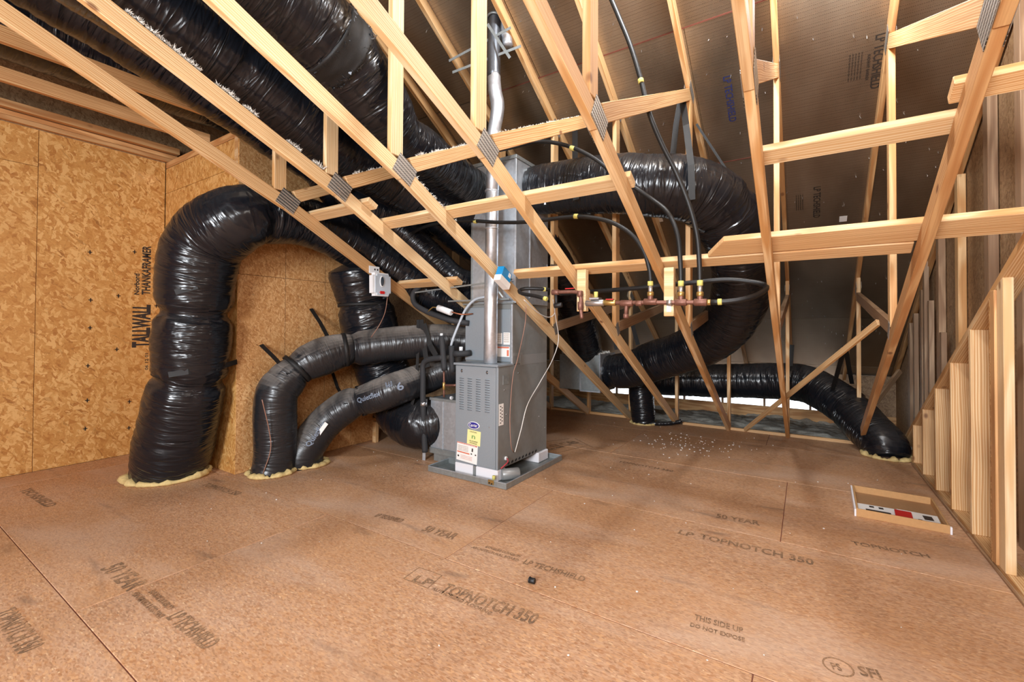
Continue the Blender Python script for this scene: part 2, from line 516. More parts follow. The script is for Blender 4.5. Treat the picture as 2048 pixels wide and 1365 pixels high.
def tube(name, pts, r=None, mat='hose', par=None, seg=12, step=0.03, wr=0.0, pinch=(), seed=0.0, closed=True, world=True):
    """a swept round tube with uv in metres; wr folds the jacket, pinch = [(distance, depth)]"""
    q = [tuple(p) + (r,) if len(p) == 3 else tuple(p) for p in pts]
    S = spline(q, step)
    pos = [Vector(p[:3]) for p in S]
    o = sum(pos, Vector()) / len(pos)
    n = len(pos)
    T = [(pos[min(i + 1, n - 1)] - pos[max(i - 1, 0)]).normalized() for i in range(n)]
    ref = Vector((0, 0, 1)) if abs(T[0].z) < 0.8 else Vector((1, 0, 0))
    N = (ref - T[0] * ref.dot(T[0])).normalized()
    vs, fs, uvs = [], [], []
    s = 0.0
    S_at = []
    for i in range(n):
        if i:
            s += (pos[i] - pos[i - 1]).length
            N = (N - T[i] * N.dot(T[i])).normalized()
        B = T[i].cross(N)
        S_at.append(s)
        rad = S[i][3]
        base = rad
        if wr:
            rad *= 1 + wr * 0.9 * noise.noise((s * 4.2 + seed, seed * 1.7, 0.3))
        for (s0, dp) in pinch:
            rad *= 1 - dp * math.exp(-((s - s0) / 0.045) ** 2)
        for j in range(seg):
            a = 2 * math.pi * j / seg
            rr = rad
            if wr:
                ca, sa = math.cos(a), math.sin(a)
                f1 = noise.noise((s * 16 + seed + ca * 0.8, ca * 1.3, sa * 1.3 + seed))
                f2 = noise.noise((s * 38 + sa, ca * 2.2 + seed, sa * 2.2))
                rr += base * wr * (0.85 * (0.35 - abs(f1)) + 0.45 * f2)
                for (s0, dp) in pinch:
                    rr += base * 0.10 * math.exp(-((s - s0) / 0.10) ** 2) * noise.noise((a * 4.0 + seed, s0, s * 6)) * (1 if abs(s - s0) > 0.03 else 0.2)
            vs.append(pos[i] - o + (N * math.cos(a) + B * math.sin(a)) * rr)
    for i in range(n - 1):
        for j in range(seg):
            j2 = (j + 1) % seg
            fs.append((i * seg + j, i * seg + j2, (i + 1) * seg + j2, (i + 1) * seg + j))
            circ = 2 * math.pi * S[i][3]
            u0, u1, v0, v1 = S_at[i], S_at[i + 1], circ * j / seg, circ * (j + 1) / seg
            uvs += [(u0, v0), (u0, v1), (u1, v1), (u1, v0)]
    if closed:
        fs.append(tuple(range(seg - 1, -1, -1)))
        fs.append(tuple((n - 1) * seg + j for j in range(seg)))
        uvs += [(0, 0)] * (2 * seg)
    me = bpy.data.meshes.new(name)
    me.from_pydata(vs, [], fs)
    ul = me.uv_layers.new(name='uv')
    ul.data.foreach_set('uv', [c + seed for t in uvs for c in t])
    me.polygons.foreach_set('use_smooth', [True] * len(fs))
    return link(name, me, mat, par, Matrix.Translation(o))

def ribbon(name, pts, w, wdir, mat='strap', par=None, th=0.003):
    """a flat strap through pts, width w along wdir"""
    P = [Vector(p) for p in pts]
    o = sum(P, Vector()) / len(P)
    wd0 = Vector(wdir).normalized()
    vs, fs = [], []
    for i, p in enumerate(P):
        t = (P[min(i + 1, len(P) - 1)] - P[max(i - 1, 0)]).normalized()
        wd = (wd0 - t * wd0.dot(t)).normalized() * w / 2
        nn = t.cross(wd).normalized() * th / 2
        vs += [p - o - wd - nn, p - o + wd - nn, p - o + wd + nn, p - o - wd + nn]
    for i in range(len(P) - 1):
        a, b = i * 4, i * 4 + 4
        for j in range(4):
            k = (j + 1) % 4
            fs.append((a + j, a + k, b + k, b + j))
    fs += [(3, 2, 1, 0), tuple(len(vs) - 4 + j for j in range(4))]
    me = bpy.data.meshes.new(name)
    me.from_pydata(vs, [], fs)
    return link(name, me, mat, par, Matrix.Translation(o))

def ring_strap(name, c, axis, r, w, mat='strap', par=None, seg=28, th=0.004):
    """a band round a duct"""
    m = frame(axis, (0, 0, 1) if abs(Vector(axis).normalized().z) < 0.9 else (1, 0, 0), c)
    vs, fs = [], []
    for j in range(seg):
        a = 2 * math.pi * j / seg
        for (x, rr) in ((-w / 2, r), (w / 2, r), (w / 2, r + th), (-w / 2, r + th)):
            vs.append((x, rr * math.cos(a), rr * math.sin(a)))
    for j in range(seg):
        a, b = j * 4, ((j + 1) % seg) * 4
        for k in range(4):
            k2 = (k + 1) % 4
            fs.append((a + k, b + k, b + k2, a + k2))
    me = bpy.data.meshes.new(name)
    me.from_pydata(vs, [], fs)
    for p in me.polygons: p.use_smooth = True
    return link(name, me, mat, par, m)

def cyl(name, p0, p1, r, mat, par=None, seg=20, r2=None, bev=True):
    p0, p1 = Vector(p0), Vector(p1)
    L = (p1 - p0).length
    r2 = r if r2 is None else r2
    e = min(0.15 * r, L * 0.2) if bev else 0
    prof = [(-L / 2, r - e), (-L / 2 + e, r), (L / 2 - e, r2), (L / 2, r2 - e)] if e else [(-L / 2, r), (L / 2, r2)]
    vs, fs = [], []
    for x, rr in prof:
        for j in range(seg):
            a = 2 * math.pi * j / seg
            vs.append((x, rr * math.cos(a), rr * math.sin(a)))
    for i in range(len(prof) - 1):
        for j in range(seg):
            k = (j + 1) % seg
            fs.append((i * seg + j, (i + 1) * seg + j, (i + 1) * seg + k, i * seg + k))
    fs.append(tuple(range(seg)))
    fs.append(tuple((len(prof) - 1) * seg + j for j in range(seg - 1, -1, -1)))
    me = bpy.data.meshes.new(name)
    me.from_pydata(vs, [], fs)
    bm = bmesh.new(); bm.from_mesh(me); bmesh.ops.recalc_face_normals(bm, faces=bm.faces); bm.to_mesh(me); bm.free()
    for p in me.polygons:
        p.use_smooth = len(p.vertices) == 4
    d = p1 - p0
    return link(name, me, mat, par, frame(d, (0, 0, 1) if abs(d.normalized().z) < 0.9 else (1, 0, 0), (p0 + p1) / 2))

def text(name, body, p0, p1, n, h, mat='ink', par=None, lift=0.0012, shear=0.0, bold=0.012):
    """flat lettering from p0 to p1 (baseline), capital height h, on a surface with normal n"""
    cu = bpy.data.curves.new(name, 'FONT')
    cu.body = body
    cu.size = 1.0
    cu.resolution_u = 2
    cu.offset = bold
    tmp = bpy.data.objects.new(name + '_tmp', cu)
    COL.objects.link(tmp)
    dg = bpy.context.evaluated_depsgraph_get()
    me = bpy.data.meshes.new_from_object(tmp.evaluated_get(dg))
    bpy.data.objects.remove(tmp)
    bpy.data.curves.remove(cu)
    xs = [v.co.x for v in me.vertices]; ys = [v.co.y for v in me.vertices]
    x0, x1, y0 = min(xs), max(xs), 0.0
    y1 = max(ys)
    p0, p1, n = Vector(p0), Vector(p1), Vector(n).normalized()
    L = (p1 - p0).length
    for v in me.vertices:
        v.co.x = (v.co.x - x0) / (x1 - x0) * L + shear * v.co.y
        v.co.y = v.co.y / y1 * h
    d = (p1 - p0).normalized()
    m = frame(d, n.cross(d), p0 + n * lift)
    me.materials.clear()
    return link(name, me, mat, par, m)

def patch(name, c, xdir, n, w, h, mat, par=None, th=0.0015, rnd=0.0):
    """a thin sticker or label, w along xdir, centred on c"""
    m = frame(xdir, Vector(n).cross(Vector(xdir)), Vector(c) + Vector(n).normalized() * th / 2)
    bm = box_bm(w, h, th, 0)
    if rnd:
        ed = [e for e in bm.edges if abs(e.verts[0].co.z - e.verts[1].co.z) > th * 0.5]
        bmesh.ops.bevel(bm, geom=ed, offset=rnd, segments=4, affect='EDGES')
    return link(name, bm_mesh(bm, name), mat, par, m)

# ================================================================== THE SETTING
XL, XR = -5.38, 1.06                 # left wall, right gable
ROOF_A, ROOF_K = 5.505, 0.6          # underside of the roof deck: z = ROOF_A - ROOF_K * y
def roof_z(y): return ROOF_A - ROOF_K * y
RN = Vector((0, ROOF_K, 1)).normalized()
YF = 6.02                            # the floor stops here

# ---- floor: strand board panels laid in staggered rows
floor = block('floor', (XL - 0.1, -4.2, -0.06), (XR + 0.05, YF, -0.020), 'osb_dark', None, 0)
tag(floor, kind='structure')
rows = [(-4.0, -3.0, -1.6), (-3.0, -1.81, -2.6), (-1.81, -0.604, -1.6), (-0.604, 0.6024, -1.59), (0.6024, 1.809, -2.5975), (1.809, 3.0154, -1.592),
        (3.0154, 4.222, -0.123), (4.222, 5.428, -1.604), (5.428, YF, -0.35)]
pid = 0
for y0, y1, xs in rows:
    cuts = sorted({round(xs + k * 2.44, 3) for k in range(-3, 3)})
    cuts = [XL] + [c for c in cuts if XL + 0.05 < c < XR - 0.05] + [XR]
    for a, b in zip(cuts, cuts[1:]):
        dz = random.uniform(-0.0008, 0.0008)
        block('floor_panel', (a + 0.0018, y0 + 0.0018, -0.019), (b - 0.0018, y1 - 0.0018, dz), 'floor', floor, 0.002)
# red sealed panel edges show in the joints
for y0, y1, xs in rows[3:]:
    board('joint_line', (XL, y1, -0.004), (XR, y1, -0.004), 0.0036, 0.004, (0, 1, 0), 'seam_red', floor, 0)
    for k in range(-3, 3):
        x = xs + k * 2.44
        if XL < x < XR:
            board('joint_line', (x, y0, -0.004), (x, y1, -0.004), 0.0036, 0.004, (1, 0, 0), 'seam_red', floor, 0)

UPZ = (0, 0, 1)
def ftext(body, p0, p1, h, mat='faded_ink'):
    return text('floor_print', body, p0, p1, UPZ, h, mat, floor, lift=0.0022, bold=0.022)
ftext('TOPNOTCH 350', (-1.416, 1.566, 0.000), (-0.936, 1.604, 0.000), 0.075)
ftext('LP', (-1.584, 1.558, 0.000), (-1.475, 1.570, 0.000), 0.052)
for a, b in (((-1.631, 1.552, 0.000), (-1.476, 1.555, 0.000)), ((-1.641, 1.666, 0.000), (-1.495, 1.675, 0.000)), ((-1.631, 1.552, 0.000), (-1.641, 1.666, 0.000)), ((-1.476, 1.555, 0.000), (-1.495, 1.675, 0.000))):
    board('floor_print', Vector(a) + Vector((0, 0, 0.001)), Vector(b) + Vector((0, 0, 0.001)), 0.004, 0.001, (1, 1, 0), 'faded_ink', floor, 0)
ftext('AUTHORIZED FLOORING', (-1.457, 1.558, 0.000), (-1.119, 1.556, 0.000), 0.022)
ftext('LP TECHSHIELD', (-1.226, 1.989, 0.000), (-0.893, 2.007, 0.000), 0.045)
ftext('EXPOSURE DURABILITY', (-1.487, 2.018, 0.000), (-1.266, 2.029, 0.000), 0.022)
ftext('ARCHITECTURAL BOARD', (-1.548, 1.971, 0.000), (-1.258, 1.992, 0.000), 0.022)
ftext('TOPNOTCH 350', (-0.520, 2.793, 0.000), (0.034, 2.805, 0.000), 0.072)
ftext('TOPNOTCH', (0.220, 3.200, 0.000), (0.556, 3.239, 0.000), 0.050)
ftext('LP', (-0.639, 2.790, 0.000), (-0.554, 2.785, 0.000), 0.060)
ftext('THIS SIDE UP', (-0.393, 2.007, 0.000), (-0.212, 2.023, 0.000), 0.038)
ftext('DO NOT EXPOSE', (-0.398, 1.951, 0.000), (-0.200, 1.970, 0.000), 0.026)
ftext('SFI', (0.160, 2.010, 0.000), (0.221, 2.023, 0.000), 0.050)
ftext('LP TECHSHIELD', (-2.231, 0.797, 0.000), (-1.890, 0.797, 0.000), 0.060)
ftext('EXPOSURE DURABILITY', (-2.513, 0.827, 0.000), (-2.283, 0.822, 0.000), 0.025)
ftext('PERFORMANCE RATED PANEL', (-2.558, 0.778, 0.000), (-2.244, 0.777, 0.000), 0.025)
ftext('TOPNOTCH 350', (-2.860, 0.399, 0.000), (-2.426, 0.411, 0.000), 0.070)
ftext('50 YEAR', (-2.948, 0.772, 0.000), (-2.595, 0.777, 0.000), 0.085)
ftext('50 YEAR', (-1.930, 1.973, 0.000), (-1.698, 1.990, 0.000), 0.075)
ftext('TOPNOTCH 350', (-3.870, 1.595, 0.000), (-3.440, 1.637, 0.000), 0.060)
ftext('TECHSHIELD', (-4.852, 0.805, 0.000), (-4.251, 0.831, 0.000), 0.060)
ftext('TOPNOTCH 350', (-1.437, 3.974, 0.000), (-0.948, 3.960, 0.000), 0.050)
ftext('50 YEAR', (-0.486, 3.164, 0.000), (-0.239, 3.188, 0.000), 0.070)
ftext('LP TECHSHIELD', (-2.323, 1.951, 0.000), (-2.118, 1.981, 0.000), 0.050)
# marker writing on the board beside the furnace
ftext('auce', (-2.139, 3.963, 0.000), (-2.015, 4.427, 0.000), 0.13)
for a, b in (((-2.078, 3.792, 0.000), (-1.899, 4.358, 0.000)), ((-2.335, 4.259, 0.000), (-2.180, 4.525, 0.000)), ((-2.134, 4.556, 0.000), (-1.820, 4.316, 0.000))):
    board('floor_print', Vector(a) + Vector((0, 0, 0.001)), Vector(b) + Vector((0, 0, 0.001)), 0.012, 0.001, (1, 1, 0), 'faded_ink', floor, 0)
# stamp with a ring near the right
def ring_print(c, r):
    for k in range(20):
        a, b = 2 * math.pi * k / 20, 2 * math.pi * (k + 1) / 20
        board('floor_print', Vector(c) + Vector((r * math.cos(a), r * math.sin(a), 0.001)), Vector(c) + Vector((r * math.cos(b), r * math.sin(b), 0.001)),
              0.006, 0.001, (math.cos(a), math.sin(a), 0), 'faded_ink', floor, 0)
ring_print((0.095, 2.014, 0.000), 0.045)
ftext('PS', (0.079, 1.989, 0.000), (0.108, 1.997, 0.000), 0.035)

# ---- board along the floor edge at the eave
for n, (a, b) in enumerate(((-3.4, -1.98), (-1.32, 0.56))):
    o = board('trim_%d' % (n + 1), (a, YF + 0.022, 0.012), (b, YF + 0.030, 0.012), 0.034, 0.038, (0, 0, 1), 'pine', None)
    tag(o, kind='structure')

# ---- left wall of big strand board sheets
wl = block('wall_left', (XL - 0.12, -4.2, -0.02), (XL - 0.013, 1.86, 2.87), 'osb_dark', None, 0)
tag(wl, kind='structure')
for y0, y1, z0, z1 in ((-4.2, -1.48, 0, 2.86), (-1.48, 0.966, 0, 2.55), (-1.48, 0.966, 2.55, 2.86), (0.966, 1.858, 0, 2.86)):
    block('wall_panel', (XL - 0.012, y0 + 0.0015, z0 + 0.0015), (XL, y1 - 0.0015, z1 - 0.0015), 'osb_wall', wl, 0.0015)
WX = XL + 0.0
def wtext(body, y, z0, z1, h, bold=0.015):
    text('wall_print', body, (WX, y, z0), (WX, y, z1), (1, 0, 0), h, 'ink', wl, lift=0.0015, bold=bold)
wtext('TALLWALL', 1.745, 1.012, 1.428, 0.135, 0.045)
wtext('THANKAFRAMER', 1.745, 1.524, 2.002, 0.066, 0.03)
wtext('Norbord', 1.660, 1.520, 1.723, 0.040, 0.03)
wtext('06 12 01', 1.740, 0.792, 0.953, 0.026)
for (y, z) in ((1.50, 1.0), (1.505, 1.5), (1.79, 0.9), (1.80, 1.42), (1.80, 1.86), (1.62, 1.93), (1.30, 1.88), (1.31, 1.45), (1.31, 1.2), (1.30, 0.86), (1.30, 0.55), (1.60, 0.5), (1.78, 0.5), (1.29, 0.3), (1.6, 0.25)):
    patch('wall_print', (XL, y, z), (0, 1, 0), (1, 0, 0), 0.030, 0.008, 'ink', wl, 0.001)
    patch('wall_print', (XL, y, z), (0, 1, 0), (1, 0, 0), 0.008, 0.036, 'ink', wl, 0.001)

# ---- return wall facing the camera, behind the big duct
wr_ = block('wall_return', (XL, 1.873, -0.02), (-3.932, 1.95, 2.86), 'osb_dark', None, 0)
tag(wr_, kind='structure')
for x0, x1, z0, z1 in ((XL + 0.002, -3.92, 0, 2.55), (XL + 0.002, -3.92, 2.55, 2.80)):
    block('wall_panel', (x0, 1.861, z0 + 0.0015), (x1, 1.872, z1 - 0.0015), 'osb_wall', wr_, 0.0015)
board('top_plate', (XL, 1.905, 2.835), (-3.92, 1.905, 2.835), 0.089, 0.060, (0, 1, 0), 'pine_warm', wr_)
block('corner_stud', (-3.99, 1.856, 2.56), (-3.935, 1.862, 2.86), 'pine', wr_)

# ---- side wall running back from the corner
ws = block('wall_side', (-4.03, 1.95, -0.02), (-3.932, 3.30, 2.95), 'osb_dark', None, 0)
tag(ws, kind='structure')
for y0, y1, z0, z1 in ((1.862, 3.26, 0, 1.655), (1.862, 3.26, 1.655, 2.95)):
    block('wall_panel', (-3.931, y0, z0 + 0.0015), (-3.92, y1, z1 - 0.0015), 'osb_fine', ws, 0.0015)
for y in (2.27, 2.67, 2.98):
    board('chalk_line', (-3.9195, y, 0.05), (-3.9195, y, 2.4), 0.002, 0.0006, (0, 1, 0), 'ink', ws, 0)
block('end_stud', (-3.95, 3.262, 0), (-3.86, 3.30, 0.24), 'pine', ws)
block('end_stud', (-3.85, 3.20, 0), (-3.80, 3.24, 0.22), 'pine', ws)

# ---- plates on top of the left wall
for n, (x, z, t, m) in enumerate(((XL - 0.03, 2.888, 0.038, 'pine_warm'), (XL - 0.03, 2.928, 0.038, 'pine_warm'), (XL + 0.02, 2.985, 0.060, 'pine_warm'))):
    o = board('trim_%d' % (n + 3), (x, -4.2, z), (x, 1.95, z), 0.12, t, (1, 0, 0), m, None)
    tag(o, kind='structure')

# ---- left gable above and behind
o = quad_solid('wall_gable_left', [(-5.56, -4.2, -0.5), (-5.56, 9.0, -0.5), (-5.56, 9.0, roof_z(9.0) + 0.1), (-5.56, -0.6, roof_z(-0.6) + 0.05), (-5.56, -4.2, roof_z(-0.6) - 2.16)], (-1, 0, 0), 0.03, 'osb_dark')
tag(o, kind='structure')

# ---- right gable: sheathing and studs
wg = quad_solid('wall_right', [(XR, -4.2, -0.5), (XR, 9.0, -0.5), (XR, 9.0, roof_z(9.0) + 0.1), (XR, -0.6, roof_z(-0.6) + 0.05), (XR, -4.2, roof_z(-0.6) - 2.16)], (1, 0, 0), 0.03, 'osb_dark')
tag(wg, kind='structure')
for y in (1.95, 2.50, 3.08, 3.66, 4.20, 4.90, 5.52, 6.245, 6.9):
    board('stud', (XR - 0.030, y, -0.05), (XR - 0.030, y, roof_z(y) - 0.12), 0.089 if y > 3 else 0.04, 0.05, (0, 1, 0), random.choice(('pine', 'pine_grey', 'pine')), wg)
for y, h0, h1 in ((5.75, 0.0, 1.5), (5.95, 0, 1.9), (6.08, 0.0, 1.25), (6.45, 0, 1.4), (6.7, 0, 1.3), (5.3, 0.0, 1.2)):
    board('stud', (XR - 0.06, y, h0), (XR - 0.06, y, h1), 0.07, 0.038, (0, 1, 0), 'pine_grey', wg)
board('top_chord', (XR - 0.03, -0.5, roof_z(-0.5) - 0.06), (XR - 0.03, 8.7, roof_z(8.7) - 0.06), 0.089, 0.04, (0, -0.6, -1), 'pine_warm', wg)

# ---- wall and roof slope behind the camera
o = block('wall_front', (XL - 0.2, -4.3, -0.1), (XR + 0.1, -4.2, 4.0), 'osb_wall', None, 0)
tag(o, kind='structure')
o = quad_solid('roof_slope_behind', [(XL - 0.2, -0.6, roof_z(-0.6)), (XR + 0.1, -0.6, roof_z(-0.6)), (XR + 0.1, -4.4, roof_z(-0.6) - 2.28), (XL - 0.2, -4.4, roof_z(-0.6) - 2.28)], (0, -0.5, 1), 0.02, 'foil')
tag(o, kind='structure')

# ---- roof deck: foil faced sheets
roof = quad_solid('roof_deck', [(XL - 0.2, -0.6, roof_z(-0.6) + 0.016), (XR + 0.1, -0.6, roof_z(-0.6) + 0.016), (XR + 0.1, 9.0, roof_z(9.0) + 0.016), (XL - 0.2, 9.0, roof_z(9.0) + 0.016)], RN, 0.02, 'osb_dark')
tag(roof, kind='structure')
ycuts = [-0.6, 0.10, 1.22, 2.33, 3.44, 4.555, 5.72, 6.90, 8.0, 8.98]
for i in range(len(ycuts) - 1):
    y0, y1 = ycuts[i] + 0.003, ycuts[i + 1] - 0.003
    off = 0.475 if i % 2 == 1 else -0.744
    xc = [XL - 0.18] + [off + 2.438 * k for k in range(-3, 2) if XL < off + 2.438 * k < XR - 0.05] + [XR]
    for a, b in zip(xc, xc[1:]):
        quad_solid('sheathing_panel', [(a + 0.003, y0, roof_z(y0)), (b - 0.003, y0, roof_z(y0)), (b - 0.003, y1, roof_z(y1)), (a + 0.003, y1, roof_z(y1))], RN, 0.012, 'foil', roof)
for y in (3.44, 4.555):
    board('seam_tape', (-2.6, y, roof_z(y) + 0.001), (0.44, y, roof_z(y) + 0.001), 0.010, 0.006, (0, 1, -0.6), 'seam_red', roof, 0)
DN = -RN
DOWN = Vector((0, 1, -ROOF_K)).normalized()
def rtext(body, x, y0, y1, h, mat='foil_ink'):
    text('roof_print', body, (x, y0, roof_z(y0)), (x, y1, roof_z(y1)), DN, h, mat, roof, lift=0.002)
rtext('LP TECHSHIELD', 0.405, 3.84, 4.19, 0.058)
rtext('RADIANT BARRIER', 0.372, 3.95, 4.12, 0.016)
for i, x in enumerate((0.335, 0.318, 0.301, 0.284, 0.267)):
    rtext('APA RATED SHEATHING EXPOSURE 1 PANEL', x, 3.92, 4.10, 0.008)
rtext('LP TECHSHIELD', -0.535, 3.84, 4.20, 0.055, 'blue_ink')
rtext('LP TECHSHIELD', 0.07, 4.96, 5.31, 0.055)
for x in (-0.02, -0.037, -0.054, -0.071):
    rtext('APA RATED SHEATHING EXPOSURE 1', x, 5.02, 5.20, 0.008)
rtext('TECHSHIELD', -0.42, 5.95, 6.2, 0.04)
patch('sticker', (0.31, 5.36, roof_z(5.36)), (1, 0, 0), DN, 0.06, 0.075, 'white_label', roof)
patch('sticker', (-1.36, 5.10, roof_z(5.10)), (1, 0, 0), DN, 0.06, 0.075, 'white_label', roof)

# shingle nails coming through the deck
bm = bmesh.new()
for k in range(330):
    x = random.uniform(-3.2, 0.95); y = random.uniform(2.6, 7.6)
    c = Vector((x, y, roof_z(y)))
    tip = c + DN * random.uniform(0.010, 0.026) + Vector((random.uniform(-1, 1), random.uniform(-1, 1), random.uniform(-1, 1))) * 0.006
    m = frame(tip - c, (1, 0, 0), (c + tip) / 2)
    bmesh.ops.create_cone(bm, cap_ends=True, segments=5, radius1=0.0028, radius2=0.0022, depth=(tip - c).length,
                          matrix=m @ Matrix.Rotation(math.pi / 2, 4, 'Y'))
o = link('roof_nails', bm_mesh(bm, 'roof_nails'), 'steel', roof)
tag(o, kind='stuff')

# ---- eave: rim board, soffit, insulation
for n, (a, b) in enumerate(((XL, -3.25), (0.40, XR))):
    o = block('trim_%d' % (n + 7), (a, 8.20, 0.0), (b, 8.24, roof_z(8.24)), 'osb_dark', None)
    tag(o, kind='structure')
o = block('trim_6', (XL, 8.20, -0.45), (XR, 8.24, 0.0), 'pine_warm', None)
tag(o, kind='structure')
for k in range(-3, 9):
    x = 0.475 + (k - 7) * 0.6096 + 0.18
    o2 = block('baffle', (x, 8.19, 0.0), (x + 0.03, 8.25, 0.42), 'pine_grey', o)
# mound of blown insulation beyond the floor
nx, ny = 150, 60
vs = []
for j in range(ny + 1):
    for i in range(nx + 1):
        x = XL + 0.1 + (XR - XL - 0.19) * i / nx
        y = YF + 0.01 + (8.19 - YF) * j / ny
        z = -0.035 - 0.12 * (j / ny) + 0.055 * noise.noise((x * 2.1, y * 2.1, 0.5)) + 0.034 * noise.noise((x * 8, y * 8, 2)) + 0.020 * noise.noise((x * 25, y * 25, 4))
        vs.append((x, y, z))
fs = [(j * (nx + 1) + i, j * (nx + 1) + i + 1, (j + 1) * (nx + 1) + i + 1, (j + 1) * (nx + 1) + i) for j in range(ny) for i in range(nx)]
me = bpy.data.meshes.new('blown_insulation'); me.from_pydata(vs, [], fs)
for p in me.polygons: p.use_smooth = True
o = link('blown_insulation', me, 'insul')
tag(o, 'grey blown insulation lying beyond the floor edge under the eave', 'insulation', kind='stuff')
o = block('attic_base', (XL - 0.2, YF, -0.5), (XR + 0.1, 9.3, -0.45), 'osb_dark', None, 0)
tag(o, kind='structure')

# ================================================================== ROOF TRUSSES
def tx(k): return 0.475 if k == 7 else 0.440 + (k - 7) * 0.6096
ord_ = ['', 'leftmost', 'second from the left', 'third from the left', 'middle', 'third from the right', 'second from the right', 'rightmost']
truss_label = {
    1: 'leftmost pine roof truss, its diagonal carrying the white control box',
    2: 'pine roof truss with white fluff along its diagonal, second from the left',
    3: 'pine roof truss with a small blue box on it, third from the left',
    4: 'pine roof truss in front of the flue pipe, fourth from the left',
    5: 'pine roof truss crossing the big looped duct, fifth from the left',
    6: 'nearly edge-on pine roof truss, sixth from the left',
    7: 'pine roof truss leaning right beside the rake wall, rightmost of all',
}
n1 = (1.86, 2.13)
def tb(name, y0, z0, y1, z1, t, mat, par, w=0.089):
    d = Vector((0, y1 - y0, z1 - z0))
    wd = Vector((0, -d.z, d.y))
    return board(name, (par.location.x, y0, z0), (par.location.x, y1, z1), w, t, wd, mat, par)

def plate(par, cy, cz, dy, dz, w, h, sides=(1, -1)):
    for sd in sides:
        m = frame((0, dy, dz), (0, -dz, dy), (par.location.x + sd * 0.0208, cy, cz))
        bm = box_bm(w, h, 0.002, 0)
        # sheared like the fitted plates
        link('connector_plate', bm_mesh(bm, 'connector_plate'), 'plate', par, m)

def fluff(par, y0, z0, y1, z1, n, spread=0.02):
    """strands of insulation caught on the upper edge of a web"""
    vs, fs = [], []
    for k in range(n):
        t = random.random()
        c = Vector((random.uniform(-0.019, 0.019), y0 + (y1 - y0) * t, z0 + (z1 - z0) * t))
        cl = noise.noise((t * 14, y0, 3))
        if cl < -0.15: continue
        for q in range(3):
            d = Vector((random.uniform(-1, 1), random.uniform(-1, 1), random.uniform(-0.2, 1.2))) * spread * (0.5 + cl)
            s_ = Vector((random.uniform(-1, 1), random.uniform(-1, 1), random.uniform(-1, 1))) * 0.0035
            i = len(vs)
            vs += [c, c + s_, c + d, c + s_.cross(d).normalized() * 0.003 if s_.cross(d).length > 0 else c]
            fs += [(i, i + 1, i + 2), (i, i + 2, i + 3), (i + 1, i + 3, i + 2), (i, i + 3, i + 1)]
    me = bpy.data.meshes.new('insulation_fluff'); me.from_pydata(vs, [], fs)
    o = link('insulation_fluff', me, 'fluff', par, Matrix.Translation((par.location.x, 0, 0)))
    tag(o, kind='stuff')

mats = {1: 'pine', 2: 'pine_pale', 3: 'pine_pale', 4: 'pine_pale', 5: 'pine', 6: 'pine', 7: 'pine_warm'}
for k in range(1, 8):
    t = empty('roof_truss', (tx(k), YF - 0.02, 0.0), truss_label[k], 'truss', 'roof trusses in a row')
    m = mats[k]
    tb('lower_diagonal', n1[0] - 0.005, n1[1] + 0.002, 5.985, 0.035, 0.038, m, t)
    tb('upper_diagonal', n1[0] - 0.005, n1[1] - 0.002, -1.3, n1[1] + 0.42 * 3.16, 0.0378, m, t)
    tb('upper_vertical', 1.806, 2.215, 1.806, roof_z(1.806) - 0.11, 0.0370, m, t)
    tb('rising_web', 1.925, 2.195, 3.80, 3.115, 0.0372, 'pine', t)
    tb('middle_vertical', 3.79, 1.235, 3.79, roof_z(3.79) - 0.11, 0.0366, 'pine', t)
    tb('lower_web', 3.83, 1.235, 6.02, 1.575, 0.0362, 'pine_grey', t)
    tb('end_vertical', 6.035, -0.04, 6.035, roof_z(6.035) - 0.11, 0.0368, 'pine', t, 0.07)
    tb('top_chord', -0.55, roof_z(-0.55) - 0.052, 8.75, roof_z(8.75) - 0.052, 0.0376, 'pine_warm' if k > 5 else 'pine', t)
    # toothed plate at the knee
    xk = t.location.x
    for sd in (1, -1):
        x = xk + sd * 0.0212
        c = Vector((x, 1.866, 2.147))
        pts = [(x, 1.828, 2.239), (x, 1.963, 2.166), (x, 1.904, 2.057), (x, 1.768, 2.126)]
        ex = Vector((0, 1.963 - 1.828, 2.166 - 2.239)).normalized()
        mt = frame(ex, (0, 1, 2), c)
        inv = mt.inverted()
        loc = [inv @ Vector(p) for p in pts]
        vs = [(p.x, p.y, dz) for dz in (-0.001, 0.001) for p in loc]
        me = bpy.data.meshes.new('connector_plate')
        me.from_pydata(vs, [], [(3, 2, 1, 0), (4, 5, 6, 7), (0, 1, 5, 4), (1, 2, 6, 5), (2, 3, 7, 6), (3, 0, 4, 7)])
        link('connector_plate', me, 'plate', t, mt)
    plate(t, 3.79, 1.215, 0.45, -0.9, 0.11, 0.06)
    plate(t, 3.80, 3.13, 0.857, -0.515, 0.16, 0.09)
    plate(t, 6.02, 1.66, 0.857, -0.515, 0.14, 0.08)
    if k == 2:
        fluff(t, 1.75, 2.235, 0.55, 2.74, 900, 0.030)
    if k in (2, 3):
        fluff(t, 1.98, 2.275, 2.9, 2.72, 260, 0.020)
    if k in (4,):
        fluff(t, 1.98, 2.275, 3.2, 2.87, 160, 0.012)
    if k == 3:
        fluff(t, 1.95, 2.14, 2.35, 1.94, 160, 0.02)

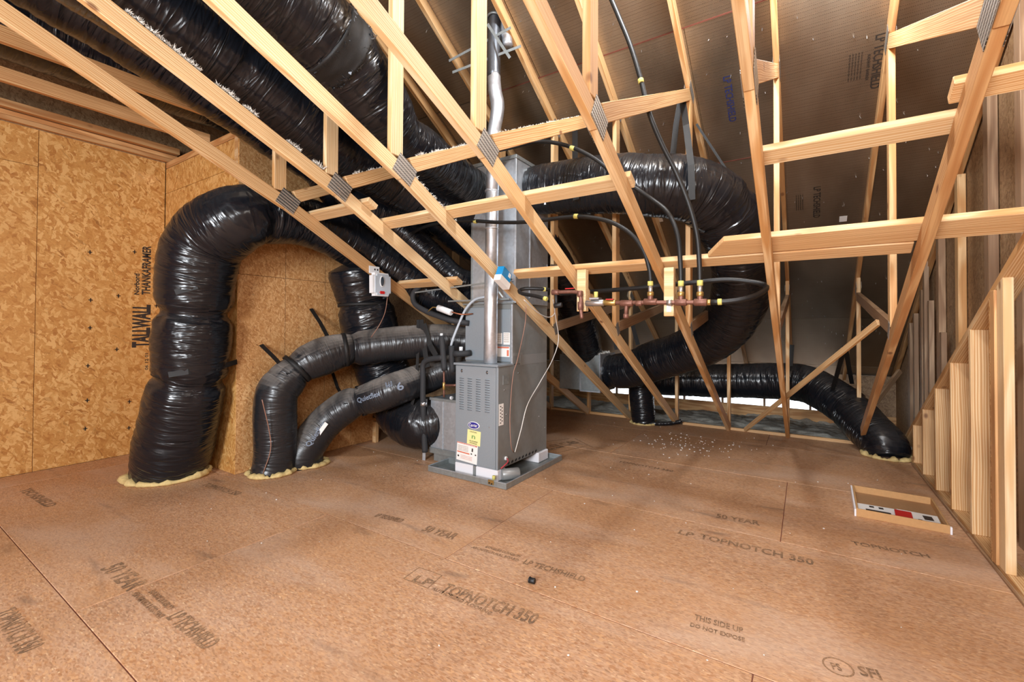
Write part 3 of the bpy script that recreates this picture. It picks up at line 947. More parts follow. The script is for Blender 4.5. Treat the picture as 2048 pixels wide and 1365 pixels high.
# ---- bracing nailed across the trusses (each lies on the upper edge of the diagonals)
SL = Vector((0, 1, -0.506)).normalized()      # down the diagonals
def on_diag(y): return 2.13 - 0.506 * (y - 1.86) + 0.050
def brace(x0, x1, y, w, mat, label, lift=0.019):
    nn = Vector((0, 0.506, 1)).normalized()
    a = Vector((x0, y, on_diag(y))) + nn * (lift + 0.001)
    b = Vector((x1, y, on_diag(y))) + nn * (lift + 0.001)
    o = board('lateral_brace', a, b, w, 0.038, SL, mat, None, 0.003)
    return tag(o, label, 'brace', 'lateral braces nailed across the trusses')
brace(-3.27, -2.53, 2.08, 0.089, 'pine_pale', 'short pine brace across the two leftmost truss diagonals')
brace(-3.27, -2.50, 2.99, 0.089, 'pine', 'short pine brace behind the white refrigerant filter')
brace(-2.66, -0.745, 2.27, 0.089, 'pine_pale', 'long pine brace crossing the diagonals above the furnace flue')
brace(-0.175, 0.50, 2.27, 0.089, 'pine_pale', 'pine brace with grade stamp between the two rightmost trusses')
brace(0.43, 1.02, 2.14, 0.089, 'pine', 'pine brace running from the rightmost truss to the gable wall')
brace(-1.90, 0.45, 2.96, 0.089, 'pine', 'thin pine brace behind the gas manifold blocks')
_wb = brace(-0.49, 1.00, 2.845, 0.140, 'pine', 'wide pine brace with a slanted cut end above the thin one')
for v in _wb.data.vertices:      # slanted saw cut at its left end
    if v.co.x < 0 and v.co.y < 0:
        v.co.x += 0.10

# ================================================================== DUCTS
def duct(name, pts, label, mat='duct', wr=0.045, pinch=(), seed=1.0, seg=40, step=0.018, group=None):
    o = tube('jacket', pts, None, mat, None, seg, step, wr, pinch, seed)
    o.name = name
    return tag(o, label, 'duct', group or 'flexible air ducts')

def foam(c, rx, ry, label, seed=0.0, h=0.04, w=0.05):
    """lumpy ring of spray foam round a duct where it goes through the floor"""
    n, mseg = 64, 8
    vs, fs = [], []
    for i in range(n):
        a = 2 * math.pi * i / n
        lump = 1 + 1.1 * noise.noise((math.cos(a) * 3 + seed, math.sin(a) * 3, seed)) + 0.8 * noise.noise((math.cos(a) * 9, math.sin(a) * 9 + seed, 1))
        for j in range(mseg):
            b = 2 * math.pi * j / mseg
            rr = w * 0.5 * lump
            d = 1 + (math.cos(b) * rr) / max(rx, ry)
            vs.append((math.cos(a) * (rx * d), math.sin(a) * (ry * d), max(0.0005, h * 0.5 * lump * (0.55 + math.sin(b)) + 0.006 * noise.noise((a * 9, b * 2, seed)))))
    for i in range(n):
        for j in range(mseg):
            i2, j2 = (i + 1) % n, (j + 1) % mseg
            fs.append((i * mseg + j, i2 * mseg + j, i2 * mseg + j2, i * mseg + j2))
    me = bpy.data.meshes.new('spray_foam'); me.from_pydata(vs, [], fs)
    for p in me.polygons: p.use_smooth = True
    o = link('spray_foam', me, 'spray_foam', None, Matrix.Translation((c[0], c[1], 0.002)))
    return tag(o, label, 'foam', 'spray foam seals round floor ducts')

# big duct rising from the floor in the left corner, turning over towards the furnace
dA = duct('large_corner_duct', [(-4.36, 1.56, -0.01, 0.255), (-4.27, 1.56, 0.22, 0.272), (-4.12, 1.57, 0.62, 0.268), (-4.035, 1.575, 0.86, 0.245), (-4.00, 1.575, 1.10, 0.265),
     (-3.965, 1.575, 1.36, 0.25), (-3.93, 1.57, 1.62, 0.262), (-3.84, 1.60, 1.87, 0.262), (-3.613, 1.720, 2.039)+(0.25,), (-3.600, 1.969, 2.114)+(0.225,), (-3.560, 2.367, 2.093)+(0.205,), (-3.420, 2.914, 1.858)+(0.20,),
     (-3.100, 3.339, 1.562)+(0.19,), (-2.62, 3.36, 1.42, 0.18)],
     'biggest black duct, rising in the left corner and bending over', wr=0.040, pinch=((0.88, 0.12), (1.40, 0.14), (2.42, 0.10)), seed=3.1, seg=48, step=0.014)
ring_strap('cinch_strap', (-4.045, 1.575, 0.86), (0.14, 0, 1), 0.236, 0.03, 'strap', dA)
ribbon('strap_tail', [(-3.86, 1.37, 0.865), (-3.795, 1.47, 0.885), (-3.79, 1.66, 0.90), (-3.89, 1.852, 0.93)], 0.04, (0, 0, 1), 'strap', dA)
ring_strap('cinch_strap', (-3.955, 1.575, 1.40), (0.1, 0, 1), 0.236, 0.03, 'strap', dA)
ribbon('strap_tail', [(-3.77, 1.37, 1.46), (-3.70, 1.48, 1.51), (-3.71, 1.68, 1.58), (-3.88, 1.852, 1.67)], 0.04, (0, 0.2, 1), 'strap', dA)
foam((-4.35, 1.56), 0.275, 0.265, 'yellow foam seal round the biggest corner duct', 1.0, 0.05, 0.07)

# return duct beside the side wall
dB = duct('return_duct', [(-3.620, 2.782, 1.828)+(0.20,), (-3.620, 2.794, 1.800)+(0.245,), (-3.620, 2.818, 1.716)+(0.262,), (-3.620, 2.892, 1.488)+(0.255,), (-3.600, 2.938, 1.268)+(0.265,), (-3.600, 3.113, 0.788)+(0.265,),
     (-3.440, 3.191, 0.397)+(0.25,), (-3.100, 3.130, 0.312)+(0.245,), (-2.86, 3.30, 0.33, 0.24)],
     'black return duct dropping beside the strand board wall to the metal box', pinch=((0.40, 0.10), (1.40, 0.06)), seed=5.2, seg=44, step=0.016)
ring_strap('cinch_strap', (-3.610, 2.884, 1.438), (0.03, 0.05, -1), 0.238, 0.03, 'strap', dB)

# two small ducts going down through the floor at the wall
dC = duct('small_wall_duct', [(-3.735, 2.06, -0.01, 0.158), (-3.73, 2.09, 0.15, 0.165), (-3.715, 2.082, 0.607)+(0.165,), (-3.700, 2.149, 0.747)+(0.158,), (-3.660, 2.258, 0.869)+(0.150,), (-3.580, 2.444, 0.963)+(0.165,),
     (-3.500, 2.592, 1.013)+(0.150,), (-3.450, 2.689, 1.025)+(0.160,), (-3.220, 2.930, 1.065)+(0.158,), (-2.900, 3.232, 1.103)+(0.15,), (-2.62, 3.40, 1.07, 0.14)],
     'upper of two grey dusty ducts going into the floor by the wall', 'duct_dusty', 0.036, ((0.93, 0.16), (1.42, 0.16)), 7.7, 36)
foam((-3.735, 2.065), 0.168, 0.168, 'yellow foam seal round the upper small wall duct', 2.0, 0.04, 0.06)
dD = duct('small_printed_duct', [(-3.70, 2.36, -0.01, 0.150), (-3.695, 2.313, 0.089)+(0.152,), (-3.655, 2.478, 0.326)+(0.152,), (-3.530, 2.620, 0.485)+(0.150,), (-3.420, 2.710, 0.543)+(0.138,), (-3.240, 2.775, 0.605)+(0.150,),
     (-3.100, 2.885, 0.672)+(0.150,), (-3.040, 3.145, 0.735)+(0.148,), (-2.880, 3.284, 0.814)+(0.146,), (-2.62, 3.44, 0.84, 0.14)],
     'lower dusty duct with printed lettering going into the floor by the wall', 'duct_dusty', 0.018, ((0.80, 0.10),), 9.3, 36)
foam((-3.70, 2.37), 0.155, 0.155, 'yellow foam seal round the lower printed duct', 3.0, 0.04, 0.06)
# printing on the lower duct
def skin_text(body, p0, p1, n, h, par, mat='white_ink', lift=0.01):
    o = text('print', body, p0, p1, n, h, mat, par, lift=lift, bold=0.02)
    # lay the letters onto the duct jacket
    pm = W(par)
    tree = BVHTree.FromPolygons([pm @ v.co for v in par.data.vertices], [tuple(p.vertices) for p in par.data.polygons])
    om = W(o); inv = om.inverted(); nn = Vector(n).normalized()
    for v in o.data.vertices:
        c = om @ v.co
        hit = tree.ray_cast(c + nn * 0.4, -nn, 1.0)[0]
        if hit is not None:
            v.co = inv @ (hit + nn * 0.003)
    return o
_v = Vector((0.58, -0.80, 0.12))
skin_text('Quietflex', (-3.365, 2.655, 0.537), (-3.270, 2.890, 0.589), _v, 0.045, dD)
skin_text('R-6.0', (-3.200, 2.874, 0.661), (-3.180, 2.941, 0.674), _v, 0.05, dD)
skin_text('6', (-3.115, 2.936, 0.633), (-3.090, 2.987, 0.653), _v, 0.07, dD)
skin_text('Quietflex', (-3.570, 2.312, 0.186), (-3.530, 2.442, 0.374), _v, 0.045, dD)
patch('sticker', (-3.520, 2.386, 0.333), Vector((0.45, 0.35, 0.82)), _v, 0.12, 0.035, 'white_label', dD)
# straps holding them to the wall
ring_strap('cinch_strap', (-3.670, 2.237, 0.857), Vector((0.12, 0.30, 0.30)), 0.146, 0.035, 'strap', dC)
ribbon('hanger_strap', [(-3.915, 2.057, 1.063), (-3.780, 2.083, 0.972), (-3.560, 2.101, 0.832)], 0.035, (0, 1, 0.4), 'strap', dC)
ring_strap('cinch_strap', (-3.500, 2.592, 1.013), Vector((0.15, 0.25, 0.04)), 0.150, 0.035, 'strap', dC)
ribbon('hanger_strap', [(-3.915, 2.519, 1.391), (-3.780, 2.524, 1.263), (-3.420, 2.441, 0.999)], 0.035, (0, 1, 0.4), 'strap', dC)
ring_strap('cinch_strap', (-3.420, 2.710, 0.543), Vector((0.12, 0.22, 0.06)), 0.138, 0.035, 'strap', dD)
ribbon('hanger_strap', [(-3.915, 2.757, 0.772), (-3.800, 2.733, 0.635), (-3.400, 2.534, 0.541)], 0.03, (0, 1, 0.2), 'strap', dD)
tube('staple_wire', [(-3.545, 1.876, 0.649), (-3.570, 1.947, 0.399), (-3.580, 1.967, 0.235), (-3.640, 1.942, 0.040)], 0.004, 'wire_tan', dC, 6)

# narrow duct crossing behind the second truss into the plenum
duct('narrow_supply_duct', [(-3.62, 2.55, 2.62, 0.12), (-3.300, 2.866, 2.266)+(0.125,), (-3.020, 3.110, 1.957)+(0.125,), (-2.720, 3.232, 1.667)+(0.12,), (-2.50, 3.48, 1.62, 0.11)],
     'narrow smooth black duct slanting into the furnace plenum', wr=0.02, seed=11.0, seg=30)
# upper duct with the torn tape collar
dF = duct('taped_supply_duct', [(-2.28, -0.9, 3.32, 0.235), (-2.28, 0.2, 3.10, 0.235), (-2.280, 1.232, 2.929)+(0.235,), (-2.280, 1.502, 2.860)+(0.232,), (-2.280, 1.703, 2.759)+(0.222,), (-2.290, 1.919, 2.626)+(0.215,), (-2.310, 2.063, 2.557)+(0.180,), (-2.330, 2.149, 2.525)+(0.165,), (-2.360, 2.371, 2.502)+(0.18,),
     (-2.420, 2.712, 2.466)+(0.185,), (-2.460, 3.015, 2.446)+(0.18,), (-2.40, 3.32, 2.38, 0.17)],
     'glossy black duct with a torn taped collar at the top', wr=0.042, pinch=((2.55, 0.06),), seed=13.4, seg=44, step=0.015)
# crumpled tape collar round it
_cc, _ca = Vector((-2.280, 1.593, 2.822)), Vector((0, 0.20, -0.075)).normalized()
_nv, _nf = [], []
for k in range(260):
    a = random.uniform(0, 2 * math.pi); off = random.choice((-0.062, 0.062)) + random.gauss(0, 0.008)
    fr = frame(_ca, (0, 0, 1), _cc)
    c = fr @ Vector((off, 0.236 * math.cos(a), 0.236 * math.sin(a)))
    i = len(_nv)
    for q in range(3):
        _nv.append(c + Vector((random.uniform(-1, 1), random.uniform(-1, 1), random.uniform(-1, 1))) * 0.020)
    _nf.append((i, i + 1, i + 2))
_me = bpy.data.meshes.new('torn_tape'); _me.from_pydata([v - _cc for v in _nv], [], _nf)
tag(link('torn_tape', _me, 'flue_dark', dF, Matrix.Translation(_cc)), kind='stuff')
tube('tape_collar', [tuple(_cc - _ca * 0.075) + (0.242,), tuple(_cc) + (0.240,), tuple(_cc + _ca * 0.075) + (0.240,)], None, 'strap', dF, 40, 0.012, 0.035, (), 3.0)
# broad trunk between the first two trusses
duct('broad_trunk_duct', [(-2.90, -0.9, 3.32, 0.25), (-2.90, 0.1, 3.12, 0.25), (-2.900, 0.920, 2.931)+(0.25,), (-2.900, 1.289, 2.841)+(0.245,), (-2.900, 1.626, 2.716)+(0.24,), (-2.900, 2.001, 2.584)+(0.235,), (-2.900, 2.463, 2.482)+(0.22,), (-2.780, 2.858, 2.357)+(0.20,), (-2.44, 3.46, 2.22, 0.18)],
     'broad dull black duct running under the roof left of the taped one', wr=0.02, pinch=((2.3, 0.06),), seed=17.0, seg=40, step=0.018)
# pleated duct further left
duct('pleated_upper_duct', [(-3.58, -0.9, 3.34, 0.20), (-3.58, 0.2, 3.24, 0.20), (-3.580, 1.010, 3.081)+(0.20,), (-3.580, 1.431, 2.962)+(0.20,), (-3.580, 1.774, 2.859)+(0.20,), (-3.570, 2.006, 2.758)+(0.195,), (-3.520, 2.334, 2.625)+(0.19,), (-3.360, 2.685, 2.336)+(0.19,), (-2.9, 3.75, 2.3, 0.18), (-2.45, 3.75, 2.2, 0.16)],
     'pleated black duct passing above the left joists', wr=0.06, seed=19.0, seg=40, step=0.016)
duct('far_left_duct', [(-4.42, -0.9, 3.32, 0.31), (-4.42, 0.4, 3.305, 0.31), (-4.42, 1.2, 3.305, 0.31), (-4.42, 2.4, 3.31, 0.29), (-4.42, 3.2, 3.25, 0.26)],
     'matte black duct lying over the left ceiling joists', 'duct', 0.03, (), 23.0, 36, 0.022)
duct('knotted_duct', [(-3.2, 2.9, 2.55, 0.17), (-3.0, 3.1, 2.42, 0.19), (-2.8, 3.4, 2.15, 0.20), (-2.5, 3.62, 1.95, 0.18)],
     'short bunched black duct tucked behind the long brace', wr=0.07, seed=25.0, seg=36, step=0.014)

# the large loop to the right of the furnace
dJ = duct('looped_supply_duct', [(-2.02, 3.42, 2.42, 0.20), (-1.946, 3.420, 2.433)+(0.205,), (-1.623, 3.450, 2.413)+(0.225,), (-1.238, 3.470, 2.377)+(0.232,), (-1.047, 3.500, 2.337)+(0.235,), (-0.850, 3.550, 2.309)+(0.238,), (-0.672, 3.660, 2.255)+(0.240,), (-0.540, 3.840, 2.134)+(0.245,), (-0.461, 4.100, 1.912)+(0.245,),
     (-0.461, 4.380, 1.650)+(0.242,), (-0.558, 4.660, 1.377)+(0.242,), (-0.783, 4.900, 1.136)+(0.235,), (-1.080, 5.050, 0.980)+(0.225,), (-1.431, 5.170, 0.856)+(0.222,), (-1.743, 5.240, 0.732)+(0.215,), (-2.05, 5.28, 0.69, 0.20)],
     'very large glossy black duct looping round right of the furnace', wr=0.034, pinch=((1.62, 0.05), (2.05, 0.07), (4.55, 0.06)), seed=29.5, seg=52, step=0.014)
patch('round_sticker', (-1.773, 3.200, 2.273), (0.9, 0.4, 0), Vector((0.35, -0.9, -0.1)), 0.085, 0.095, 'tape', dJ, 0.003, 0.035)
ring_strap('cinch_strap', (-0.850, 3.550, 2.309), Vector((1, 0.25, -0.1)), 0.232, 0.04, 'strap', dJ)
ribbon('hanger_strap', [(-0.825, 3.720, 3.081), (-0.859, 3.700, 2.849), (-0.867, 3.620, 2.551)], 0.045, (1, 0, 0), 'strap', dJ)
ribbon('hanger_strap', [(-0.813, 3.700, 3.069), (-0.730, 3.450, 2.721), (-0.671, 3.330, 2.376), (-0.659, 3.300, 2.119)], 0.045, (1, 0, 0), 'strap', dJ)
ribbon('hanger_strap', [(-1.696, 3.600, 2.962), (-1.619, 3.440, 2.596), (-1.506, 3.220, 2.229)], 0.05, (1, 0, 0), 'strap', dJ)
ribbon('thin_tie', [(-0.753, 3.950, 2.927), (-0.532, 4.050, 2.518)], 0.018, (1, 0, 0.4), 'strap', dJ)
ribbon('hanger_strap', [(-1.830, 5.000, 1.553), (-1.876, 5.030, 1.264), (-1.836, 5.020, 0.975)], 0.04, (1, 0, 0), 'strap', dJ)
ribbon('hanger_strap', [(-1.769, 5.350, 1.328), (-1.692, 5.380, 1.026)], 0.05, (1, 0, 0), 'strap', dJ)

# duct running along the eave to the right, then down through the floor
dK = duct('eave_duct', [(-1.95, 6.35, 0.50, 0.20), (-1.672, 6.550, 0.498)+(0.215,), (-1.090, 6.620, 0.516)+(0.222,), (-0.491, 6.620, 0.557)+(0.225,), (-0.056, 6.520, 0.571)+(0.222,), (0.190, 6.360, 0.488)+(0.215,), (0.405, 6.120, 0.349)+(0.208,), (0.550, 5.850, 0.190)+(0.20,), (0.64, 5.66, 0.10, 0.19), (0.655, 5.60, -0.01, 0.175)],
     'dusty black duct along the eave bending down at the rake wall', wr=0.04, pinch=((2.65, 0.07),), seed=31.0, seg=40, step=0.018)
foam((0.652, 5.60), 0.18, 0.175, 'yellow foam seal round the duct beside the rake wall', 5.0, 0.035, 0.05)
ribbon('hanger_strap', [(0.298, 5.000, 1.075), (0.281, 5.550, 0.844), (0.246, 6.120, 0.526)], 0.04, (1, 0, 0), 'strap', dK)
ribbon('hanger_strap', [(0.299, 5.020, 1.075), (0.370, 5.750, 0.861), (0.436, 6.300, 0.616)], 0.04, (1, 0, 0), 'strap', dK)
ribbon('hanger_strap', [(-0.148, 6.550, 1.031), (-0.167, 6.420, 0.731)], 0.07, (1, 0, 0), 'strap', dK)

# boot going straight down by the third truss foot
dM = duct('short_floor_duct', [(-1.80, 5.80, 0.62, 0.135), (-1.79, 5.80, 0.45, 0.145), (-1.77, 5.80, 0.25, 0.150), (-1.755, 5.80, 0.08, 0.150), (-1.75, 5.80, -0.01, 0.14)],
     'short black duct standing on the floor at the eave edge', wr=0.045, seed=37.0, seg=36)
foam((-1.75, 5.80), 0.150, 0.150, 'yellow foam seal round the short floor duct', 6.0, 0.03, 0.05)
o = tube('plastic_tail', [(-1.68, 5.72, 0.02), (-1.50, 5.80, 0.025), (-1.36, 5.88, 0.045), (-1.30, 5.90, 0.07)], 0.025, 'duct', None, 10, 0.02, 0.3, (), 2.0)
tag(o, 'loose black plastic tail lying at the floor edge', 'plastic sheet')
# duct coming down behind the furnace to the metal transition box
duct('drop_duct', [(-2.12, 3.74, 2.05, 0.16), (-2.15, 4.15, 1.85, 0.18), (-2.18, 4.6, 1.5, 0.19), (-2.22, 4.95, 1.15, 0.19), (-2.26, 5.18, 0.93, 0.18)],
     'black duct dropping behind the furnace into the transition box', wr=0.03, seed=41.0, seg=36)

# galvanised transition box
t = empty('transition_box', (-2.29, 5.28, 0.45), 'dull galvanised box behind the furnace feeding the looped duct', 'duct box')
block('box_shell', (-2.58, 5.05, 0.47), (-2.045, 5.52, 0.90), 'galv_dull', t, 0.004)
block('end_flange', (-2.050, 5.035, 0.455), (-2.035, 5.535, 0.915), 'galv', t)
block('bottom_flange', (-2.30, 5.036, 0.455), (-2.05, 5.05, 0.475), 'galv', t)
block('cleat', (-2.305, 5.038, 0.47), (-2.285, 5.05, 0.68), 'galv', t)
bm = bmesh.new()
for k in range(500):
    c = Vector((random.uniform(-2.56, -2.06), random.uniform(5.06, 5.5), 0.905 + random.uniform(0, 0.02)))
    bmesh.ops.create_cone(bm, cap_ends=True, segments=3, radius1=random.uniform(0.01, 0.022), radius2=0.002, depth=random.uniform(0.01, 0.03),
                          matrix=Matrix.Translation(c) @ Matrix.Rotation(random.uniform(0, 3), 4, 'X'))
tag(link('insulation_dust', bm_mesh(bm, 'insulation_dust'), 'fluff', t), kind='stuff')

# ================================================================== FURNACE
FX0, FX1, FY0, FY1, FZ0, FZ1 = -2.452, -2.022, 2.898, 3.70, 0.098, 0.925
fur = empty('furnace', (-2.24, 3.30, 0.098), 'grey upright gas furnace cabinet with louvred front standing in the pan', 'furnace')
block('cabinet', (FX0 + 0.004, FY0 + 0.012, FZ0), (FX1, FY1, FZ1 - 0.012), 'grey_side', fur, 0.004)
fp = block('front_panel', (FX0, FY0, FZ0 + 0.004), (FX1 - 0.022, FY0 + 0.014, FZ1 - 0.02), 'grey_paint', fur, 0.004)
block('corner_post', (FX1 - 0.020, FY0 + 0.002, FZ0 + 0.002), (FX1 + 0.001, FY0 + 0.016, FZ1 - 0.015), 'grey_paint', fur, 0.004)
block('top_lid', (FX0 - 0.012, FY0 - 0.016, FZ1 - 0.016), (FX1 + 0.008, FY0 + 0.22, FZ1 + 0.002), 'grey_paint', fur, 0.003)
# louvres: pressed half-round hoods in four columns
def louver_mesh():
    vs, fs = [], []
    n = 8
    for i in range(n + 1):
        a = math.pi * i / n
        x = -0.024 * math.cos(a)
        z = 0.009 * math.sin(a)
        vs += [(x, 0, z + 0.0), (x, -0.006 * math.sin(a) - 0.0005, 0.0), (x, 0, -0.001)]
    for i in range(n):
        a, b = i * 3, (i + 1) * 3
        fs += [(a, b, b + 1, a + 1), (a + 1, b + 1, b + 2, a + 2)]
    me = bpy.data.meshes.new('louver'); me.from_pydata(vs, [], fs)
    return me
lm = louver_mesh()
lm.materials.append(M['grey_paint'])
sm = bm_mesh(box_bm(0.046, 0.002, 0.0042, 0), 'louver_slot')
sm.materials.append(M['slot'])
for cx in (-2.385, -2.300, -2.213, -2.122):
    for r_ in range(14):
        z = 0.548 + r_ * 0.0195
        lv = link('louver', lm, None, fp, Matrix.Translation((cx, FY0 - 0.0002, z)))
        link('louver_slot', sm, None, fp, Matrix.Translation((cx, FY0 - 0.0006, z - 0.0022)))
for cx in (-2.385, -2.125):
    patch('latch_hole', (cx, FY0, 0.862), (1, 0, 0), (0, -1, 0), 0.018, 0.03, 'slot', fp, 0.002, 0.006)
    cyl('screw', (cx + 0.004, FY0 + 0.001, 0.862), (cx + 0.004, FY0 - 0.006, 0.862), 0.006, 'steel', fp, 8)
# oval enamel badge
def oval(name, c, rx, rz, th, mat, par, n=(0, -1, 0), xd=(1, 0, 0)):
    m = frame(xd, Vector(n).cross(Vector(xd)), c)
    bm = bmesh.new()
    bmesh.ops.create_cone(bm, cap_ends=True, segments=32, radius1=1, radius2=0.95, depth=1)
    bmesh.ops.scale(bm, vec=(rx, rz, th), verts=bm.verts)
    return link(name, bm_mesh(bm, name), mat, par, m)
BX, BZ = -2.258, 0.425
oval('badge_rim', (BX, FY0 - 0.001, BZ), 0.060, 0.030, 0.003, 'white_label', fp)
oval('badge', (BX, FY0 - 0.0025, BZ), 0.055, 0.026, 0.003, 'navy', fp)
text('badge_lettering', 'Carrier', (BX - 0.042, FY0 - 0.0042, BZ - 0.010), (BX + 0.042, FY0 - 0.0042, BZ - 0.010), (0, -1, 0), 0.024, 'white_label', fp)
cyl('screw', (-2.10, FY0 + 0.001, 0.43), (-2.10, FY0 - 0.004, 0.43), 0.005, 'steel', fp, 8)
tl = Vector((1, 0, -0.06)).normalized()
patch('yellow_sticker', (-2.255, FY0, 0.325), tl, (0, -1, 0), 0.135, 0.118, 'yellow_label', fp)
text('sticker_print', 'CAUTION', (-2.295, FY0 - 0.002, 0.368), (-2.225, FY0 - 0.002, 0.364), (0, -1, 0), 0.010, 'ink', fp)
text('sticker_print', 'CALL FOR SERVICE', (-2.30, FY0 - 0.002, 0.293), (-2.215, FY0 - 0.002, 0.288), (0, -1, 0), 0.010, 'ink', fp)
text('sticker_print', 'DATE INSTALLED', (-2.295, FY0 - 0.002, 0.278), (-2.222, FY0 - 0.002, 0.273), (0, -1, 0), 0.009, 'ink', fp)
text('sticker_print', 'n', (-2.275, FY0 - 0.002, 0.318), (-2.240, FY0 - 0.002, 0.316), (0, -1, 0), 0.026, 'green_ink', fp)
patch('warning_label', (-2.325, FY0, 0.192), tl, (0, -1, 0), 0.215, 0.150, 'white_label', fp)
patch('label_band', (-2.325, FY0 - 0.0012, 0.262), tl, (0, -1, 0), 0.208, 0.010, 'orange_ink', fp, 0.0008)
patch('label_band', (-2.362, FY0 - 0.0012, 0.190), tl, (0, -1, 0), 0.130, 0.010, 'orange_ink', fp, 0.0008)
text('label_print', 'FOR YOUR SAFETY READ BEFORE OPERATING', (-2.425, FY0 - 0.002, 0.262), (-2.235, FY0 - 0.002, 0.254), (0, -1, 0), 0.007, 'white_label', fp)
for k in range(4):
    text('label_print', 'WARNING: READ THE INSTRUCTIONS', (-2.42, FY0 - 0.002, 0.243 - 0.012 * k), (-2.31, FY0 - 0.002, 0.238 - 0.012 * k), (0, -1, 0), 0.005, 'faded_ink', fp)
for k in range(3):
    text('label_print', 'TO TURN OFF GAS TO APPLIANCE', (-2.39, FY0 - 0.002, 0.165 - 0.012 * k), (-2.27, FY0 - 0.002, 0.158 - 0.012 * k), (0, -1, 0), 0.005, 'orange_ink', fp)
patch('label_picture', (-2.268, FY0 - 0.0012, 0.222), tl, (0, -1, 0), 0.014, 0.028, 'ink', fp, 0.0008)
patch('label_picture', (-2.278, FY0 - 0.0012, 0.190), tl, (0, -1, 0), 0.014, 0.010, 'ink', fp, 0.0008)
patch('label_picture', (-2.236, FY0 - 0.0012, 0.186), tl, (0, -1, 0), 0.014, 0.010, 'ink', fp, 0.0008)
patch('label_picture', (-2.415, FY0 - 0.0012, 0.158), tl, (0, -1, 0), 0.016, 0.014, 'ink', fp, 0.0008)
# barcode on the side
patch('barcode_label', (FX1, FY0 + 0.05, 0.53), (0, 1, 0), (1, 0, 0), 0.065, 0.17, 'white_label', fur)
for k in range(11):
    patch('barcode_bar', (FX1 + 0.0016, FY0 + 0.040 + 0.022 * (k % 2), 0.465 + 0.013 * k), (0, 1, 0), (1, 0, 0), 0.016, 0.007, 'ink', fur, 0.0008)
patch('knockout_plate', (FX1, FY0 + 0.115, 0.80), (0, 1, 0), (1, 0, 0), 0.085, 0.075, 'galv_dull', fur, 0.003)
cyl('grommet', (FX1 - 0.001, FY0 + 0.115, 0.17), (FX1 + 0.012, FY0 + 0.115, 0.17), 0.016, 'white_plastic', fur, 14)
for k in range(9):
    patch('base_slot', (FX1, FY0 + 0.16 + 0.055 * k, 0.120), Vector((0, 1, 0.4)), (1, 0, 0), 0.028, 0.016, 'slot', fur, 0.002)
for y, z in ((2.99, 0.72), (3.02, 0.52), (3.4, 0.6), (3.55, 0.42), (3.3, 0.45), (3.6, 0.75), (3.2, 0.84), (3.66, 0.3)):
    cyl('screw', (FX1 - 0.001, y, z), (FX1 + 0.004, y, z), 0.006, 'steel', fur, 8)

# evaporator coil case on top
ev = empty('coil_case', (-2.26, 3.40, 0.925), 'grey coil cabinet sitting on top of the furnace', 'coil cabinet')
EX0, EX1, EY0, EY1, EZ0, EZ1 = -2.522, -2.022, 3.105, 3.70, 0.915, 1.425
block('case_shell', (EX0, EY0 + 0.01, EZ0), (EX1, EY1, EZ1), 'grey_side', ev, 0.004)
block('left_panel', (EX0 + 0.002, EY0, EZ0 + 0.02), (-2.30, EY0 + 0.012, EZ1 - 0.03), 'grey_paint', ev, 0.004)
block('access_panel', (-2.295, EY0 - 0.004, EZ0 + 0.02), (EX1 - 0.016, EY0 + 0.012, EZ1 - 0.05), 'grey_paint', ev, 0.004)
block('edge_trim', (EX1 - 0.014, EY0 - 0.001, EZ0 + 0.01), (EX1 + 0.001, EY0 + 0.012, EZ1 - 0.01), 'galv', ev)
block('top_flange', (EX0 - 0.02, EY0 - 0.012, EZ1 - 0.006), (EX1 + 0.012, EY0 + 0.02, EZ1 + 0.006), 'galv_dull', ev)
block('side_tape', (EX1, EY0 + 0.12, 0.905), (EX1 + 0.0015, EY1 - 0.01, 0.99), 'tape', ev, 0)
block('side_tape', (EX1, EY0 + 0.02, 0.985), (EX1 + 0.0018, EY0 + 0.16, 1.01), 'tape', ev, 0)
patch('white_label', (-2.155, EY0 - 0.004, 1.13), (1, 0, 0), (0, -1, 0), 0.07, 0.09, 'white_label', ev)
patch('white_label', (-2.075, EY0 - 0.004, 1.13), (1, 0, 0), (0, -1, 0), 0.065, 0.10, 'white_label', ev)
patch('white_label', (-2.115, EY0 - 0.004, 1.02), (1, 0, 0), (0, -1, 0), 0.14, 0.085, 'white_label', ev)
patch('label_band', (-2.11, EY0 - 0.0056, 1.055), (1, 0, 0), (0, -1, 0), 0.12, 0.012, 'orange_ink', ev, 0.0008)
patch('label_band', (-2.062, EY0 - 0.0056, 1.01), (1, 0, 0), (0, -1, 0), 0.02, 0.05, 'orange_ink', ev, 0.0008)
for k in range(5):
    text('label_print', 'CAUTION HIGH VOLTAGE', (-2.18, EY0 - 0.0062, 1.165 - 0.016 * k), (-2.13, EY0 - 0.0062, 1.165 - 0.016 * k), (0, -1, 0), 0.006, 'faded_ink', ev)
    text('label_print', 'MODEL AND SERIAL', (-2.10, EY0 - 0.0062, 1.165 - 0.016 * k), (-2.05, EY0 - 0.0062, 1.165 - 0.016 * k), (0, -1, 0), 0.006, 'faded_ink', ev)

